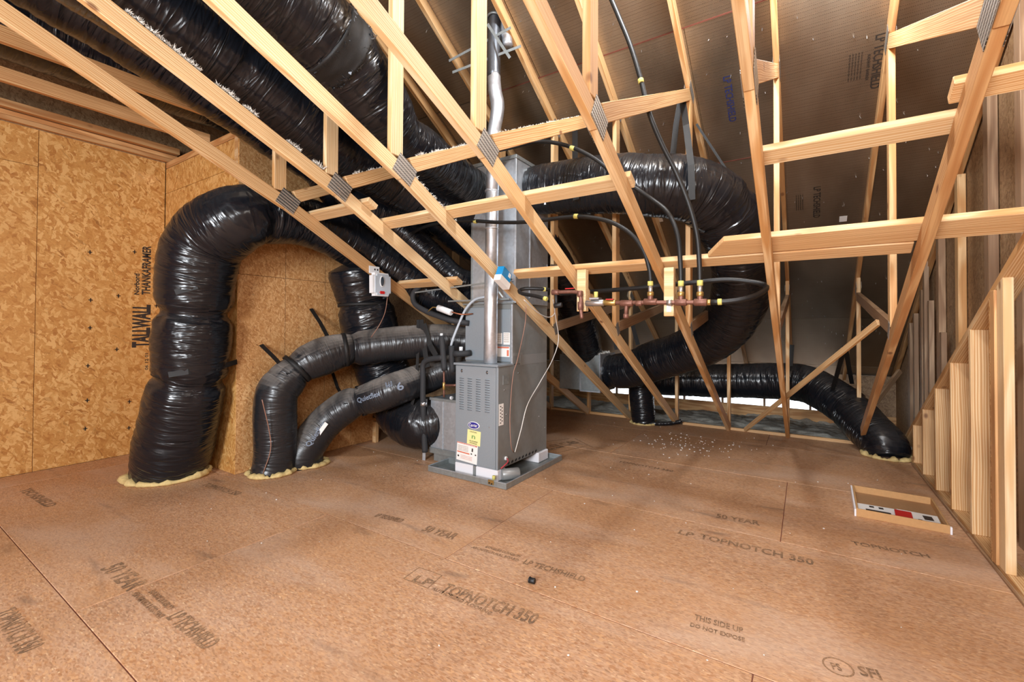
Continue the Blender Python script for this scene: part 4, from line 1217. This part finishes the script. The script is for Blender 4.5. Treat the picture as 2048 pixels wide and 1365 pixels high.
# supply plenum
pl = empty('supply_plenum', (-2.24, 3.40, 1.425), 'tall galvanised plenum above the coil cabinet', 'duct box')
PX0, PX1, PY0, PY1, PZ0, PZ1 = -2.47, -2.005, 3.125, 3.68, 1.425, 2.66
block('plenum_shell', (PX0, PY0, PZ0), (PX1, PY1, PZ1), 'galv', pl, 0.004)
block('corner_seam', (PX0 - 0.004, PY0 - 0.005, PZ0), (PX0 + 0.016, PY0 + 0.01, PZ1), 'galv_dull', pl)
block('corner_seam', (PX1 - 0.016, PY0 - 0.005, PZ0), (PX1 + 0.004, PY0 + 0.012, PZ1), 'galv', pl)
block('side_seam', (PX1, PY0 + 0.22, PZ0 + 0.05), (PX1 + 0.006, PY0 + 0.235, PZ1 - 0.1), 'galv', pl)
block('top_flange', (PX0 - 0.008, PY0 - 0.010, PZ1 - 0.03), (PX1 + 0.008, PY1 + 0.008, PZ1 + 0.002), 'galv_dull', pl)
block('cross_break', (PX0 + 0.02, PY0 - 0.004, 1.60), (PX1 - 0.02, PY0 + 0.002, 1.607), 'galv_dull', pl)
block('sealed_collar', (-2.006, 3.26, 2.28), (-1.985, 3.58, 2.58), 'galv_dull', pl)
board('cross_rod', (-3.05, 3.02, 1.545), (-1.93, 2.95, 1.60), 0.012, 0.012, (0, 0, 1), 'galv_dull', pl, 0)
board('cross_rod', (-2.68, 3.06, 1.455), (-2.02, 3.06, 1.455), 0.012, 0.012, (0, 0, 1), 'galv_dull', pl, 0)
board('bracket', (-2.140, 3.020, 1.557), (-2.073, 3.040, 1.469), 0.012, 0.008, (0, 0, 1), 'galv_dull', pl, 0)
board('wall_bracket', (-1.985, 3.70, 1.80), (-1.955, 3.76, 1.80), 0.03, 0.01, (0, 0, 1), 'steel', pl, 0)

# flue pipe
fl = empty('flue_pipe', (-2.155, 2.985, 0.927), 'shiny round metal flue pipe rising from the furnace to the roof', 'flue pipe')
cyl('lower_pipe', (-2.157, 2.985, 0.925), (-2.152, 2.985, 1.72), 0.056, 'flue', fl, 32)
cyl('upper_pipe', (-2.152, 2.985, 1.69), (-2.147, 2.985, 2.36), 0.053, 'flue', fl, 32)
for z in (1.72, 2.03, 2.34):
    ring_strap('joint_bead', (-2.152, 2.985, z), (0, 0, 1), 0.0535, 0.012, 'flue', fl, 28, 0.004)
cyl('third_pipe', (-2.147, 2.985, 2.34), (-2.140, 2.985, 2.62), 0.053, 'flue', fl, 32)
tube('adjustable_elbow', [(-2.134, 2.980, 2.678)+(0.052,), (-2.135, 2.980, 2.801)+(0.052,), (-2.099, 2.970, 2.933)+(0.054,), (-2.083, 2.960, 3.027)+(0.055,), (-2.102, 2.950, 3.150)+(0.051,), (-2.112, 2.950, 3.276)+(0.050,)], None, 'flue', fl, 28, 0.012, 0.07, (), 5.0)
_e = Vector((-2.112, 2.950, 3.276)); 
tube('top_pipe', [tuple(_e - Vector((0, 0, 0.02))) + (0.052,), (-2.114, 2.950, 3.523)+(0.052,), (-2.106, 2.950, 3.725)+(0.052,), (-2.102, 2.950, 3.867)+(0.052,)], None, 'flue_dark', fl, 28, 0.03)
ring_strap('roof_collar', (-2.106, 2.950, 3.733), (0, 0.2, 1), 0.056, 0.015, 'galv_dull', fl, 28, 0.012)
tube('offset_pipe', [(-2.086, 3.020, 3.883)+(0.045,), (-2.075, 3.020, 3.713)+(0.045,), (-2.044, 3.020, 3.611)+(0.045,), (-2.024, 3.020, 3.521)+(0.040,)], None, 'flue', fl, 24, 0.02)
for a, b in (((-2.517, 2.860, 3.476), (-1.943, 2.940, 3.598)), ((-2.477, 2.860, 3.366), (-1.873, 2.980, 3.448)), ((-2.122, 2.870, 3.652), (-1.924, 2.900, 3.328))):
    board('support_strap', a, b, 0.022, 0.003, (0, 0, 1), 'galv_dull', fl, 0)

# return air box beside the furnace
rb = empty('return_box', (-2.67, 3.30, 0.08), 'galvanised return box left of the furnace on the floor', 'duct box')
block('box_shell', (-2.885, 3.06, 0.085), (FX0 - 0.002, 3.60, 0.575), 'galv', rb, 0.004)
block('seam_strip', (-2.745, 3.052, 0.10), (-2.730, 3.062, 0.57), 'galv', rb)
block('bottom_cleat', (-2.89, 3.048, 0.075), (FX0 - 0.004, 3.062, 0.125), 'galv_dull', rb)
block('top_cleat', (-2.89, 3.048, 0.555), (FX0 - 0.004, 3.062, 0.580), 'galv_dull', rb)
block('foot', (-2.86, 3.08, 0.0), (-2.50, 3.58, 0.085), 'galv_dull', rb)
cyl('white_cap', (-2.62, 3.03, 0.60), (-2.60, 3.03, 0.60), 0.016, 'white_plastic', rb, 12)
o = board('support_stake', (-2.935, 3.03, 0.0), (-2.925, 3.04, 0.56), 0.03, 0.004, (1, 0.3, 0), 'galv', None, 0)
tag(o, 'thin galvanised stake standing on the floor by the return box', 'stake')

# drain pan and the foam blocks
pan = empty('drain_pan', (-2.28, 3.27, 0.0), 'shallow galvanised drain pan under the furnace', 'pan')
px0, px1, py0, py1 = -2.68, -1.885, 2.82, 3.74
block('pan_floor', (px0, py0, 0.002), (px1, py1, 0.006), 'galv_dull', pan, 0)
for a, b in (((px0, py0), (px1, py0)), ((px1, py0), (px1, py1)), ((px0, py0), (px0, py1)), ((px0, py1), (px1, py1))):
    d = Vector((b[0] - a[0], b[1] - a[1], 0))
    board('pan_rim', (a[0], a[1], 0.024), (b[0], b[1], 0.024), 0.044, 0.004, (0, 0, 1), 'galv_dull', pan, 0)
    board('rolled_lip', (a[0], a[1], 0.046), (b[0], b[1], 0.046), 0.006, 0.008, (0, 0, 1), 'galv', pan, 0.001)
o = block('foam_block', (-2.46, 2.905, 0.007), (-2.025, 3.02, 0.096), 'styro', None, 0.006)
tag(o, 'white foam block under the furnace front, taped at its middle', 'foam block', 'foam blocks in the pan')
block('tape_band', (-2.265, 2.902, 0.007), (-2.235, 3.022, 0.0975), 'tape', o, 0)
o = block('foam_block', (-2.42, 3.52, 0.007), (-2.005, 3.70, 0.096), 'styro', None, 0.006)
tag(o, 'white foam block under the rear right corner of the furnace', 'foam block', 'foam blocks in the pan')
o = cyl('wrapped_coupling', (-2.02, 2.95, 0.055), (-1.93, 3.07, 0.055), 0.045, 'tape', None, 18)
tag(o, 'grey taped bundle in the pan at the furnace front corner', 'wrapped coupling')
fs_ = empty('float_switch', (-2.02, 2.815, 0.03), 'small brass float switch clipped to the pan edge', 'float switch')
block('clip', (-2.045, 2.806, 0.018), (-1.995, 2.818, 0.052), 'brass', fs_)
cyl('float', (-2.02, 2.85, 0.045), (-2.02, 2.85, 0.075), 0.013, 'yellow', fs_, 12)
cyl('stem', (-2.03, 2.808, 0.03), (-2.03, 2.80, 0.03), 0.006, 'black_rubber', fs_, 8)
cyl('stem', (-2.008, 2.808, 0.026), (-2.008, 2.80, 0.026), 0.006, 'black_rubber', fs_, 8)
o = tube('red_wire', [(-2.01, 2.93, 0.11), (-1.995, 2.96, 0.13), (-1.99, 3.00, 0.15), (-2.005, 3.015, 0.17)], 0.006, 'wire_red', None, 8, 0.01)
tag(o, 'red wires at the lower front corner of the furnace', 'wire')
o = tube('control_wire', [(-1.962, 3.220, 1.405), (-1.985, 3.243, 1.246), (-2.000, 3.151, 0.955), (-2.008, 3.096, 0.826), (-2.005, 3.050, 0.515), (-1.990, 3.044, 0.276), (-2.000, 3.098, 0.203)], 0.004, 'wire_tan', None, 6, 0.03)
tag(o, 'tan wire running straight down the furnace side to the grommet', 'wire')
o = tube('thermostat_wire', [(-1.950, 3.168, 1.452), (-1.950, 3.393, 1.356), (-1.940, 3.585, 1.317), (-1.930, 3.682, 1.366), (-1.900, 3.585, 1.474), (-1.930, 3.702, 1.297), (-1.950, 3.793, 1.110), (-1.960, 3.693, 0.927), (-1.985, 3.505, 0.735), (-1.990, 3.299, 0.563), (-1.990, 3.196, 0.369), (-1.995, 3.112, 0.200)], 0.004, 'wire_white', None, 6, 0.03)
tag(o, 'white looping wire hanging from the manifold across the furnace side', 'wire')

# ---- refrigerant and drain lines left of the coil case
o = tube('suction_line', [(-2.927, 3.050, 1.652), (-3.035, 3.050, 1.596), (-3.102, 3.040, 1.528), (-3.065, 3.030, 1.441), (-2.926, 3.020, 1.373), (-2.772, 3.020, 1.325), (-2.612, 3.040, 1.280), (-2.474, 3.100, 1.258)], 0.025, 'foam_pipe', None, 16, 0.02)
tag(o, 'thick black insulated refrigerant line curving into the coil cabinet', 'pipe')
ff = empty('filter_drier', (-2.683, 3.020, 1.369), 'small white refrigerant filter on the insulated line', 'filter')
cyl('canister', (-2.748, 3.000, 1.396), (-2.590, 3.000, 1.349), 0.028, 'white_plastic', ff, 18)
tube('copper_stub', [(-2.596, 3.000, 1.358), (-2.507, 3.030, 1.335), (-2.430, 3.100, 1.341)], 0.006, 'copper', ff, 8)
tube('copper_stub', [(-2.869, 3.000, 1.362), (-2.809, 3.000, 1.402), (-2.742, 3.000, 1.391)], 0.006, 'brass', ff, 8)
o = tube('pale_hose', [(-2.239, 3.030, 1.479), (-2.370, 3.050, 1.459), (-2.468, 3.050, 1.383), (-2.546, 3.050, 1.253), (-2.605, 3.040, 1.121), (-2.627, 3.040, 1.058)], 0.011, 'hose_pale', None, 10, 0.02)
tag(o, 'pale grey hose arching left of the flue', 'hose')
dl = empty('drain_line', (-2.95, 3.05, 0.05), 'black foam covered drain pipe stepping down left of the furnace', 'pipe')
tube('upper_leg', [(-2.704, 3.000, 1.146), (-2.685, 3.000, 1.000), (-2.666, 3.000, 0.838)], 0.026, 'foam_pipe', dl, 14)
cyl('white_end', (-2.704, 3.000, 1.142), (-2.704, 3.000, 1.168), 0.014, 'white_plastic', dl, 12)
tube('cross_leg', [(-2.676, 2.990, 0.953), (-2.794, 2.990, 0.939), (-2.880, 2.990, 0.917), (-2.916, 2.990, 0.870), (-2.915, 2.990, 0.743), (-2.913, 2.990, 0.539), (-2.883, 2.990, 0.091)], 0.026, 'foam_pipe', dl, 14, 0.02)
ring_strap('metal_clamp', (-2.906, 2.990, 0.526), (0, 0, 1), 0.027, 0.035, 'steel', dl, 20)
d2 = empty('trap_pipe', (-2.65, 3.05, 0.7), 'short black foam covered pipe entering the coil cabinet base', 'pipe')
tube('riser', [(-2.622, 3.040, 1.058), (-2.608, 3.040, 0.825)], 0.026, 'foam_pipe', d2, 14)
tube('cross_leg', [(-2.575, 3.020, 0.990), (-2.496, 3.040, 0.992), (-2.447, 3.090, 1.000)], 0.026, 'foam_pipe', d2, 14)
cyl('white_fitting', (-2.538, 3.070, 1.051), (-2.538, 3.070, 1.016), 0.017, 'white_plastic', d2, 12)
gv = empty('gas_drip_leg', (-2.70, 3.03, 0.65), 'brass and iron gas drip leg left of the louvred panel', 'pipe fitting')
tube('iron_leg', [(-2.681, 3.010, 0.836), (-2.678, 3.010, 0.603)], 0.009, 'iron_pipe', gv, 10)
cyl('brass_tee', (-2.680, 3.010, 0.735), (-2.679, 3.010, 0.669), 0.015, 'brass', gv, 12)
tube('iron_branch', [(-2.673, 3.010, 0.709), (-2.525, 2.990, 0.722)], 0.010, 'iron_pipe', gv, 10)
for k, L in enumerate(([(-3.014, 3.020, 1.291), (-2.991, 3.000, 1.013), (-2.992, 2.980, 0.647), (-3.032, 2.970, 0.508)], [(-2.986, 3.030, 1.291), (-2.935, 3.020, 1.060), (-2.870, 3.000, 0.858)], [(-2.947, 3.030, 1.253), (-2.870, 3.030, 1.062), (-2.786, 3.020, 0.965)])):
    o = ribbon('hanging_strap', L, 0.05 if k else 0.03, (1, 0.2, 0))
    tag(o, ('long thin black strap trailing below the insulated line', 'wide black strap hanging straight under the insulated line', 'black strap slanting right under the insulated line')[k], 'strap', 'black straps left of the furnace')

# ================================================================== CONTROLS
tb_ = empty('control_box', (-3.165, 2.70, 1.49), 'white control box with oval window and red label on the leftmost diagonal', 'control box')
X0 = tx(1) + 0.0195
bx = Vector((0, 1, 0.02)).normalized()
m = frame((0, 1, 0.02), (0, 0, 1), (0, 0, 0))
bm = box_bm(0.200, 0.205, 0.045, 0.0)
ed = [e for e in bm.edges if abs(e.verts[0].co.z - e.verts[1].co.z) > 0.02]
bmesh.ops.bevel(bm, geom=ed, offset=0.025, segments=5, affect='EDGES')
link('housing', bm_mesh(bm, 'housing'), 'white_plastic', tb_, frame((0, 1, 0.02), (0, 0, 1), (X0 + 0.028, 2.705, 1.598)))
bm = box_bm(0.172, 0.185, 0.008, 0.0)
ed = [e for e in bm.edges if abs(e.verts[0].co.z - e.verts[1].co.z) > 0.004]
bmesh.ops.bevel(bm, geom=ed, offset=0.02, segments=5, affect='EDGES')
link('face_plate', bm_mesh(bm, 'face_plate'), 'hose_pale', tb_, frame((0, 1, 0.02), (0, 0, 1), (X0 + 0.0535, 2.715, 1.598)))
oval('window_rim', (X0 + 0.060, 2.70, 1.625), 0.024, 0.050, 0.006, 'white_plastic', tb_, (1, 0, 0), (0, 1, 0))
oval('window', (X0 + 0.063, 2.70, 1.625), 0.018, 0.043, 0.006, 'dark_glass', tb_, (1, 0, 0), (0, 1, 0))
patch('red_label', (X0 + 0.0575, 2.705, 1.527), (0, 1, 0), (1, 0, 0), 0.07, 0.026, 'red', tb_, 0.003, 0.011)
patch('mount_tab', (X0 + 0.004, 2.655, 1.725), (0, 1, 0), (1, 0, 0), 0.11, 0.065, 'white_plastic', tb_, 0.006)
for y in (2.66, 2.69):
    patch('tab_slot', (X0 + 0.0105, y, 1.73), (0, 1, 0), (1, 0, 0), 0.014, 0.016, 'slot', tb_, 0.001)
tube('signal_wire', [(X0 + 0.03, 2.79, 1.50), (-3.130, 2.729, 1.352), (-3.120, 2.654, 1.232), (-3.200, 2.635, 1.130)], 0.0035, 'wire_tan', tb_, 6)

o = empty('blue_box', (tx(3) + 0.05, 2.86, 1.58), 'small bright blue and white box fixed to the third diagonal', 'box')
dd = Vector((0, 1, -0.506)).normalized()
bc = Vector((-1.925, 2.821, 1.596))
link('carton', bm_mesh(box_bm(0.125, 0.075, 0.06, 0.003), 'carton'), 'blue_card', o, frame(dd, (0, 0.45, 0.89), bc + Vector((0, 0.012, 0.028))))
link('white_base', bm_mesh(box_bm(0.145, 0.050, 0.062, 0.003), 'white_base'), 'white_label', o, frame(dd, (0, 0.45, 0.89), bc - Vector((0, 0.012, 0.030))))
patch('white_square', bc + Vector((0.0305, 0.045, 0.022)), dd, (1, 0, 0), 0.032, 0.034, 'white_label', o)

# ---- gas manifold on two blocks
for a, b, lab in (((-1.337, 2.875, 1.335), (-1.270, 2.925, 1.625), 'upright pine block under the diagonal carrying the left end of the gas pipe'),
                  ((-0.742, 2.875, 1.295), (-0.682, 2.925, 1.60), 'upright pine block with a pipe clamp in the middle of the gas pipe')):
    o = block('mounting_block', a, b, 'pine_pale', None, 0.003)
    tag(o, lab, 'wood block', 'pine blocks carrying the gas pipe')
gm = empty('gas_manifold', (-0.85, 2.85, 1.385), 'rusty brown gas pipe with tees and a red handled valve', 'gas pipe')
GY = 2.845
cyl('main_pipe', (-1.254, 2.845, 1.392), (-0.414, 2.845, 1.372), 0.013, 'iron_pipe', gm, 14)
for p0, p1, r_, mt_ in (((-0.857, 2.845, 1.388), (-0.775, 2.845, 1.385), 0.021, 'iron_pipe'), ((-0.667, 2.845, 1.379), (-0.597, 2.845, 1.377), 0.021, 'iron_pipe'), ((-0.557, 2.845, 1.376), (-0.484, 2.845, 1.374), 0.022, 'iron_pipe'),
                        ((-1.011, 2.845, 1.382), (-0.928, 2.845, 1.380), 0.021, 'iron_pipe'), ((-0.908, 2.845, 1.379), (-0.869, 2.845, 1.378), 0.018, 'iron_pipe'), ((-0.484, 2.845, 1.374), (-0.463, 2.845, 1.373), 0.018, 'brass'),
                        ((-1.124, 2.845, 1.389), (-1.041, 2.845, 1.386), 0.020, 'brass')):
    cyl('pipe_fitting', p0, p1, r_, mt_, gm, 14)
for p0, p1, p2 in (((-0.816, 2.845, 1.386), (-0.817, 2.850, 1.444), (-0.819, 2.855, 1.488)), ((-0.631, 2.845, 1.378), (-0.633, 2.850, 1.436), (-0.634, 2.855, 1.479)), ((-0.523, 2.845, 1.375), (-0.524, 2.850, 1.432), (-0.525, 2.855, 1.480))):
    cyl('branch', p0, p1, 0.017, 'iron_pipe', gm, 14)
    cyl('brass_nut', Vector(p1) - Vector((0, 0, 0.022)), Vector(p1) + Vector((0, 0, 0.006)), 0.021, 'brass', gm, 8)
    cyl('steel_sleeve', p1, p2, 0.014, 'steel', gm, 12)
cyl('drip_leg', (-0.970, 2.845, 1.381), (-0.974, 2.845, 1.307), 0.013, 'iron_pipe', gm, 12)
cyl('drip_cap', (-0.974, 2.845, 1.313), (-0.974, 2.845, 1.284), 0.018, 'iron_pipe', gm, 12)
rg = cyl('regulator', (-1.247, 2.830, 1.388), (-1.118, 2.830, 1.388), 0.022, 'steel', gm, 16)
block('regulator_top', Vector((-1.212, 2.800, 1.409)), Vector((-1.144, 2.860, 1.423)), 'steel', rg)
cyl('yellow_cap', (-1.175, 2.830, 1.419), (-1.175, 2.830, 1.463), 0.014, 'yellow', rg, 10)
board('red_handle', (-1.104, 2.830, 1.410), (-1.053, 2.830, 1.409), 0.012, 0.006, (0, 1, 0), 'red', gm)
tube('riser', [(-1.283, 2.845, 1.283), (-1.291, 2.845, 1.345), (-1.291, 2.845, 1.414), (-1.298, 2.845, 1.455), (-1.321, 2.845, 1.467), (-1.374, 2.845, 1.472), (-1.508, 2.845, 1.474)], 0.013, 'iron_pipe', gm, 12, 0.012)
cyl('elbow', (-1.298, 2.845, 1.435), (-1.299, 2.845, 1.476), 0.020, 'iron_pipe', gm, 12)
cyl('pipe_fitting', (-1.294, 2.845, 1.345), (-1.295, 2.845, 1.400), 0.020, 'iron_pipe', gm, 12)
cyl('pipe_fitting', (-1.516, 2.845, 1.474), (-1.460, 2.845, 1.472), 0.020, 'iron_pipe', gm, 12)
cyl('shutoff', (-1.484, 2.845, 1.462), (-1.480, 2.845, 1.377), 0.012, 'black_rubber', gm, 10)
cyl('shutoff_knob', (-1.494, 2.835, 1.377), (-1.436, 2.845, 1.383), 0.018, 'black_rubber', gm, 10)
board('red_handle', (-1.407, 2.840, 1.494), (-1.341, 2.840, 1.495), 0.012, 0.006, (0, 1, 0), 'red', gm)
ring_strap('pipe_clamp', (-0.699, 2.845, 1.377), (1, 0, 0), 0.014, 0.03, 'steel', gm, 18)
patch('clamp_plate', (-0.709, 2.874, 1.360), (1, 0, 0), (0, -1, 0), 0.026, 0.075, 'steel', gm, 0.003)

def hose(pts, label, r_=0.0145, tags_=(), step=0.03):
    o = tube('gas_hose', pts, r_, 'hose', None, 12, step)
    tag(o, label, 'hose', 'black gas hoses')
    for a, b in tags_:
        cyl('yellow_tag', a, b, r_ + 0.003, 'yellow', o, 12)
    return o
hose([(-0.819, 2.855, 1.488), (-0.823, 2.860, 1.575), (-0.861, 2.860, 1.705), (-0.950, 2.870, 1.835), (-1.097, 2.880, 1.935), (-1.278, 2.880, 1.992), (-1.433, 2.880, 2.009), (-1.711, 2.860, 2.008), (-1.976, 2.850, 2.035), (-2.289, 2.840, 2.085), (-2.605, 2.860, 2.112), (-2.899, 2.920, 2.107), (-3.160, 3.000, 2.067)],
     'black gas hose arching left in front of the plenum from the manifold', tags_=(((-0.819, 2.855, 1.488), (-0.819, 2.855, 1.517)), ((-1.362, 2.880, 2.007), (-1.331, 2.880, 2.003)), ((-2.225, 2.843, 2.073), (-2.194, 2.843, 2.069)), ((-3.174, 3.000, 2.078), (-3.140, 3.000, 2.089))))
hose([(-0.634, 2.855, 1.479), (-0.638, 2.860, 1.609), (-0.660, 2.880, 1.799), (-0.730, 2.920, 1.957), (-0.850, 2.950, 2.075), (-0.977, 2.950, 2.183), (-1.099, 2.930, 2.284), (-1.222, 2.920, 2.399), (-1.375, 2.920, 2.505), (-1.536, 2.920, 2.581), (-1.695, 2.900, 2.620), (-1.853, 2.800, 2.572), (-2.172, 2.720, 2.551), (-2.421, 2.700, 2.531)],
     'black gas hose passing behind the fifth diagonal to the upper left', tags_=(((-0.634, 2.855, 1.476), (-0.634, 2.855, 1.510)), ((-1.411, 2.920, 2.520), (-1.379, 2.920, 2.503))))
hose([(-0.525, 2.855, 1.474), (-0.529, 2.860, 1.601), (-0.543, 2.860, 1.782), (-0.586, 2.850, 1.967), (-0.655, 2.820, 2.169), (-0.726, 2.750, 2.344), (-0.778, 2.680, 2.511), (-0.827, 2.680, 2.721), (-0.888, 2.680, 2.941), (-0.958, 2.680, 3.137), (-1.057, 2.680, 3.399), (-1.195, 2.680, 3.753)],
     'black gas hose climbing past the looped duct to the roof', tags_=(((-0.525, 2.855, 1.474), (-0.525, 2.855, 1.507)), ((-0.828, 2.675, 2.726), (-0.824, 2.675, 2.700))))
hose([(-0.473, 2.845, 1.374), (-0.388, 2.850, 1.375), (-0.300, 2.870, 1.387), (-0.229, 2.930, 1.415), (-0.192, 3.020, 1.454), (-0.206, 3.080, 1.484), (-0.282, 3.100, 1.508), (-0.422, 3.100, 1.528), (-0.631, 3.100, 1.519), (-0.968, 3.120, 1.503), (-1.377, 3.200, 1.498), (-1.684, 3.300, 1.501)],
     'black gas hose making the wide hairpin right of the manifold', 0.016, (((-0.428, 2.847, 1.374), (-0.404, 2.849, 1.375)),))
hose([(-1.573, 2.860, 1.430), (-1.686, 2.880, 1.458), (-1.811, 2.920, 1.480), (-1.868, 2.960, 1.508), (-1.838, 3.000, 1.526), (-1.748, 3.040, 1.525), (-1.670, 3.100, 1.518)],
     'short black gas hose loop left of the manifold riser', 0.014, (((-1.591, 2.862, 1.435), (-1.565, 2.860, 1.427)), ((-1.716, 3.070, 1.522), (-1.694, 3.080, 1.520))))

# ================================================================== RIGHT SIDE
# rake wall beside the stairs: sloping plate on stepped studs
rk = empty('rake_wall', (0.85, 4.3, 0.0), 'half wall at the right with a sloping top plate on stepped pine studs', 'half wall')
board('bottom_plate', (0.857, 2.4, 0.0195), (0.857, 5.9, 0.0195), 0.089, 0.036, (1, 0, 0), 'pine', rk)
def plate_z(y): return 1.22 + 0.507 * (3.645 - y)
for y in (3.645, 4.075, 4.50, 4.93, 5.32):
    zt = plate_z(y + 0.019) - 0.015
    zt = 1.22 + 0.507 * (3.645 - y)
    board('stud', (0.848, y + 0.019, 0.038), (0.848, y + 0.019, zt), 0.089, 0.038, (1, 0, 0), 'pine', rk)
board('front_stud', (0.827, 3.185, 0.038), (0.827, 3.185, 1.475), 0.089, 0.038, (0, 1, 0), 'pine_pale', rk)
board('trimmer_stud', (0.820, 3.262, 0.038), (0.820, 3.262, 1.42), 0.060, 0.042, (0, 1, 0), 'pine_warm', rk)
board('sheathing_edge', (0.806, 3.305, 0.03), (0.806, 3.305, 1.38), 0.022, 0.012, (0, 1, 0), 'osb_fine', rk)
_sl = Vector((0, 1, -0.507)).normalized()
_nn = Vector((0, 0.507, 1)).normalized()
a = Vector((0.857, 2.30, plate_z(2.30) + 0.024)); b = Vector((0.857, 5.95, plate_z(5.95) + 0.024))
board('sloping_plate', a, b, 0.10, 0.038, (1, 0, 0), 'pine', rk)
board('cross_block', (0.90, 3.02, 1.02), (0.985, 3.02, 1.02), 0.089, 0.038, (0, 0, 1), 'pine', rk)
board('rear_stud', (0.92, 3.00, 0.038), (0.92, 3.00, 1.45), 0.089, 0.038, (0, 1, 0), 'pine_warm', rk)
board('trim_strip', (0.806, 2.3, 0.008), (0.806, 5.4, 0.008), 0.014, 0.016, (1, 0, 0), 'pine_grey', rk)

# thin diagonal strip from the floor edge to the rightmost truss
o = board('diagonal_strip', (-0.606, 6.02, 0.02), (0.452, 4.245, 1.274), 0.05, 0.022, (0.3, -0.4, 0.9), 'pine', None)
tag(o, 'thin pine strip slanting from the floor edge up to the rightmost truss', 'brace')
o = board('scrap_strip', (0.676, 6.600, 0.392), (0.928, 6.900, 0.743), 0.06, 0.03, (0, 0, 1), 'pine_grey', None)
tag(o, 'weathered board leaning in the corner behind the rightmost truss', 'board')

# ceiling joists at the left
for x, z, lab in ((-3.99, 2.945, 'pine joist at the upper left, nearest the trusses'), (-4.62, 2.945, 'pine joist at the upper left between the other joist and the wall plates')):
    o = board('ceiling_joist', (x, -3.5, z), (x, 1.93, z), 0.100, 0.038, (0, 0, 1), 'pine_warm', None)
    tag(o, lab, 'joist', 'left ceiling joists')

# cardboard tray with papers
tr = empty('cardboard_tray', (0.51, 3.97, 0.0), 'shallow brown cardboard tray on the floor near the rake wall', 'cardboard tray')
ta = Matrix.Translation((0.505, 3.965, 0.0)) @ Matrix.Rotation(-0.03, 4, 'Z')
def trb(name, lo, hi, mat, bev=0.0015):
    lo, hi = Vector(lo), Vector(hi)
    s_ = hi - lo
    return link(name, bm_mesh(box_bm(s_.x, s_.y, s_.z, bev), name), mat, tr, ta @ Matrix.Translation((lo + hi) / 2))
trb('tray_base', (-0.215, -0.27, 0.002), (0.215, 0.27, 0.006), 'card_in')
trb('front_wall', (-0.215, -0.276, 0.001), (0.215, -0.266, 0.052), 'card')
trb('back_wall', (-0.215, 0.262, 0.001), (0.215, 0.272, 0.052), 'card')
trb('side_wall', (-0.222, -0.276, 0.001), (-0.212, 0.272, 0.056), 'card')
trb('side_wall', (0.212, -0.276, 0.001), (0.222, 0.272, 0.052), 'card')
trb('torn_flap', (-0.232, -0.278, 0.001), (-0.222, 0.272, 0.048), 'styro')
trb('torn_flap', (0.222, -0.282, 0.001), (0.232, -0.262, 0.045), 'styro')
def sheet(lo, hi, rot, mat, label, z=0.0):
    lo, hi = Vector((*lo, 0.008 + z)), Vector((*hi, 0.014 + z))
    s_ = hi - lo
    o = link('paper_sheet', bm_mesh(box_bm(s_.x, s_.y, s_.z, 0), 'paper_sheet'), mat, None, ta @ Matrix.Translation((lo + hi) / 2) @ Matrix.Rotation(rot, 4, 'Z'))
    return tag(o, label, 'paper', 'papers in the tray')
o = sheet((-0.205, -0.255), (0.05, -0.02), 0.05, 'white_label', 'white printed sheet at the left of the cardboard tray')
patch('dark_band', ta @ Vector((-0.10, -0.14, 0.0142)), (1, -0.02, 0), UPZ, 0.13, 0.035, 'ink', o)
patch('dark_spot', ta @ Vector((-0.13, -0.06, 0.0142)), (1, 0, 0), UPZ, 0.025, 0.03, 'ink', o)
patch('dark_spot', ta @ Vector((-0.08, -0.06, 0.0142)), (1, 0, 0), UPZ, 0.025, 0.03, 'ink', o)
o = sheet((0.0, -0.26), (0.20, -0.02), -0.03, 'white_label', 'white sheet with dark squares at the right of the tray', 0.004)
patch('dark_square', ta @ Vector((0.150, -0.10, 0.0182)), (1, 0, 0), UPZ, 0.045, 0.075, 'ink', o)
patch('dark_square', ta @ Vector((0.105, -0.18, 0.0182)), (1, 0, 0), UPZ, 0.02, 0.05, 'ink', o)
o = sheet((-0.015, -0.20), (0.070, -0.06), -0.04, 'red', 'red booklet lying in the cardboard tray', 0.012)

# small things on the floor
o = empty('black_cap', (-1.092, 1.860, 0.000), 'small black rubber cap lying alone on the floor', 'cap')
_c = Vector((-1.092, 1.860, 0.000))
cyl('cap_body', _c + Vector((-0.014, 0.0, 0.013)), _c + Vector((0.014, 0.004, 0.013)), 0.013, 'black_rubber', o, 14)
cyl('cap_rim', _c + Vector((-0.016, 0, 0.0135)), _c + Vector((-0.010, 0, 0.0135)), 0.0145, 'black_rubber', o, 14)
bm = bmesh.new()
def crumb(c, s_):
    m = Matrix.Translation(c) @ Matrix.Rotation(random.uniform(0, 6), 4, 'Z') @ Matrix.Diagonal((s_, s_ * random.uniform(0.5, 1), s_ * 0.5, 1))
    bmesh.ops.create_icosphere(bm, subdivisions=1, radius=1, matrix=m)
for k in range(110):
    c = Vector((random.gauss(-1.05, 0.26), random.gauss(5.05, 0.24), 0.003))
    crumb(c, random.uniform(0.004, 0.011))
for k in range(90):
    crumb(Vector((random.uniform(-3.6, 0.5), random.uniform(1.2, 5.8), 0.003)), random.uniform(0.002, 0.007))
o = link('insulation_crumbs', bm_mesh(bm, 'insulation_crumbs'), 'fluff')
tag(o, 'white insulation crumbs scattered over the floor near the eave', 'debris', kind='stuff')
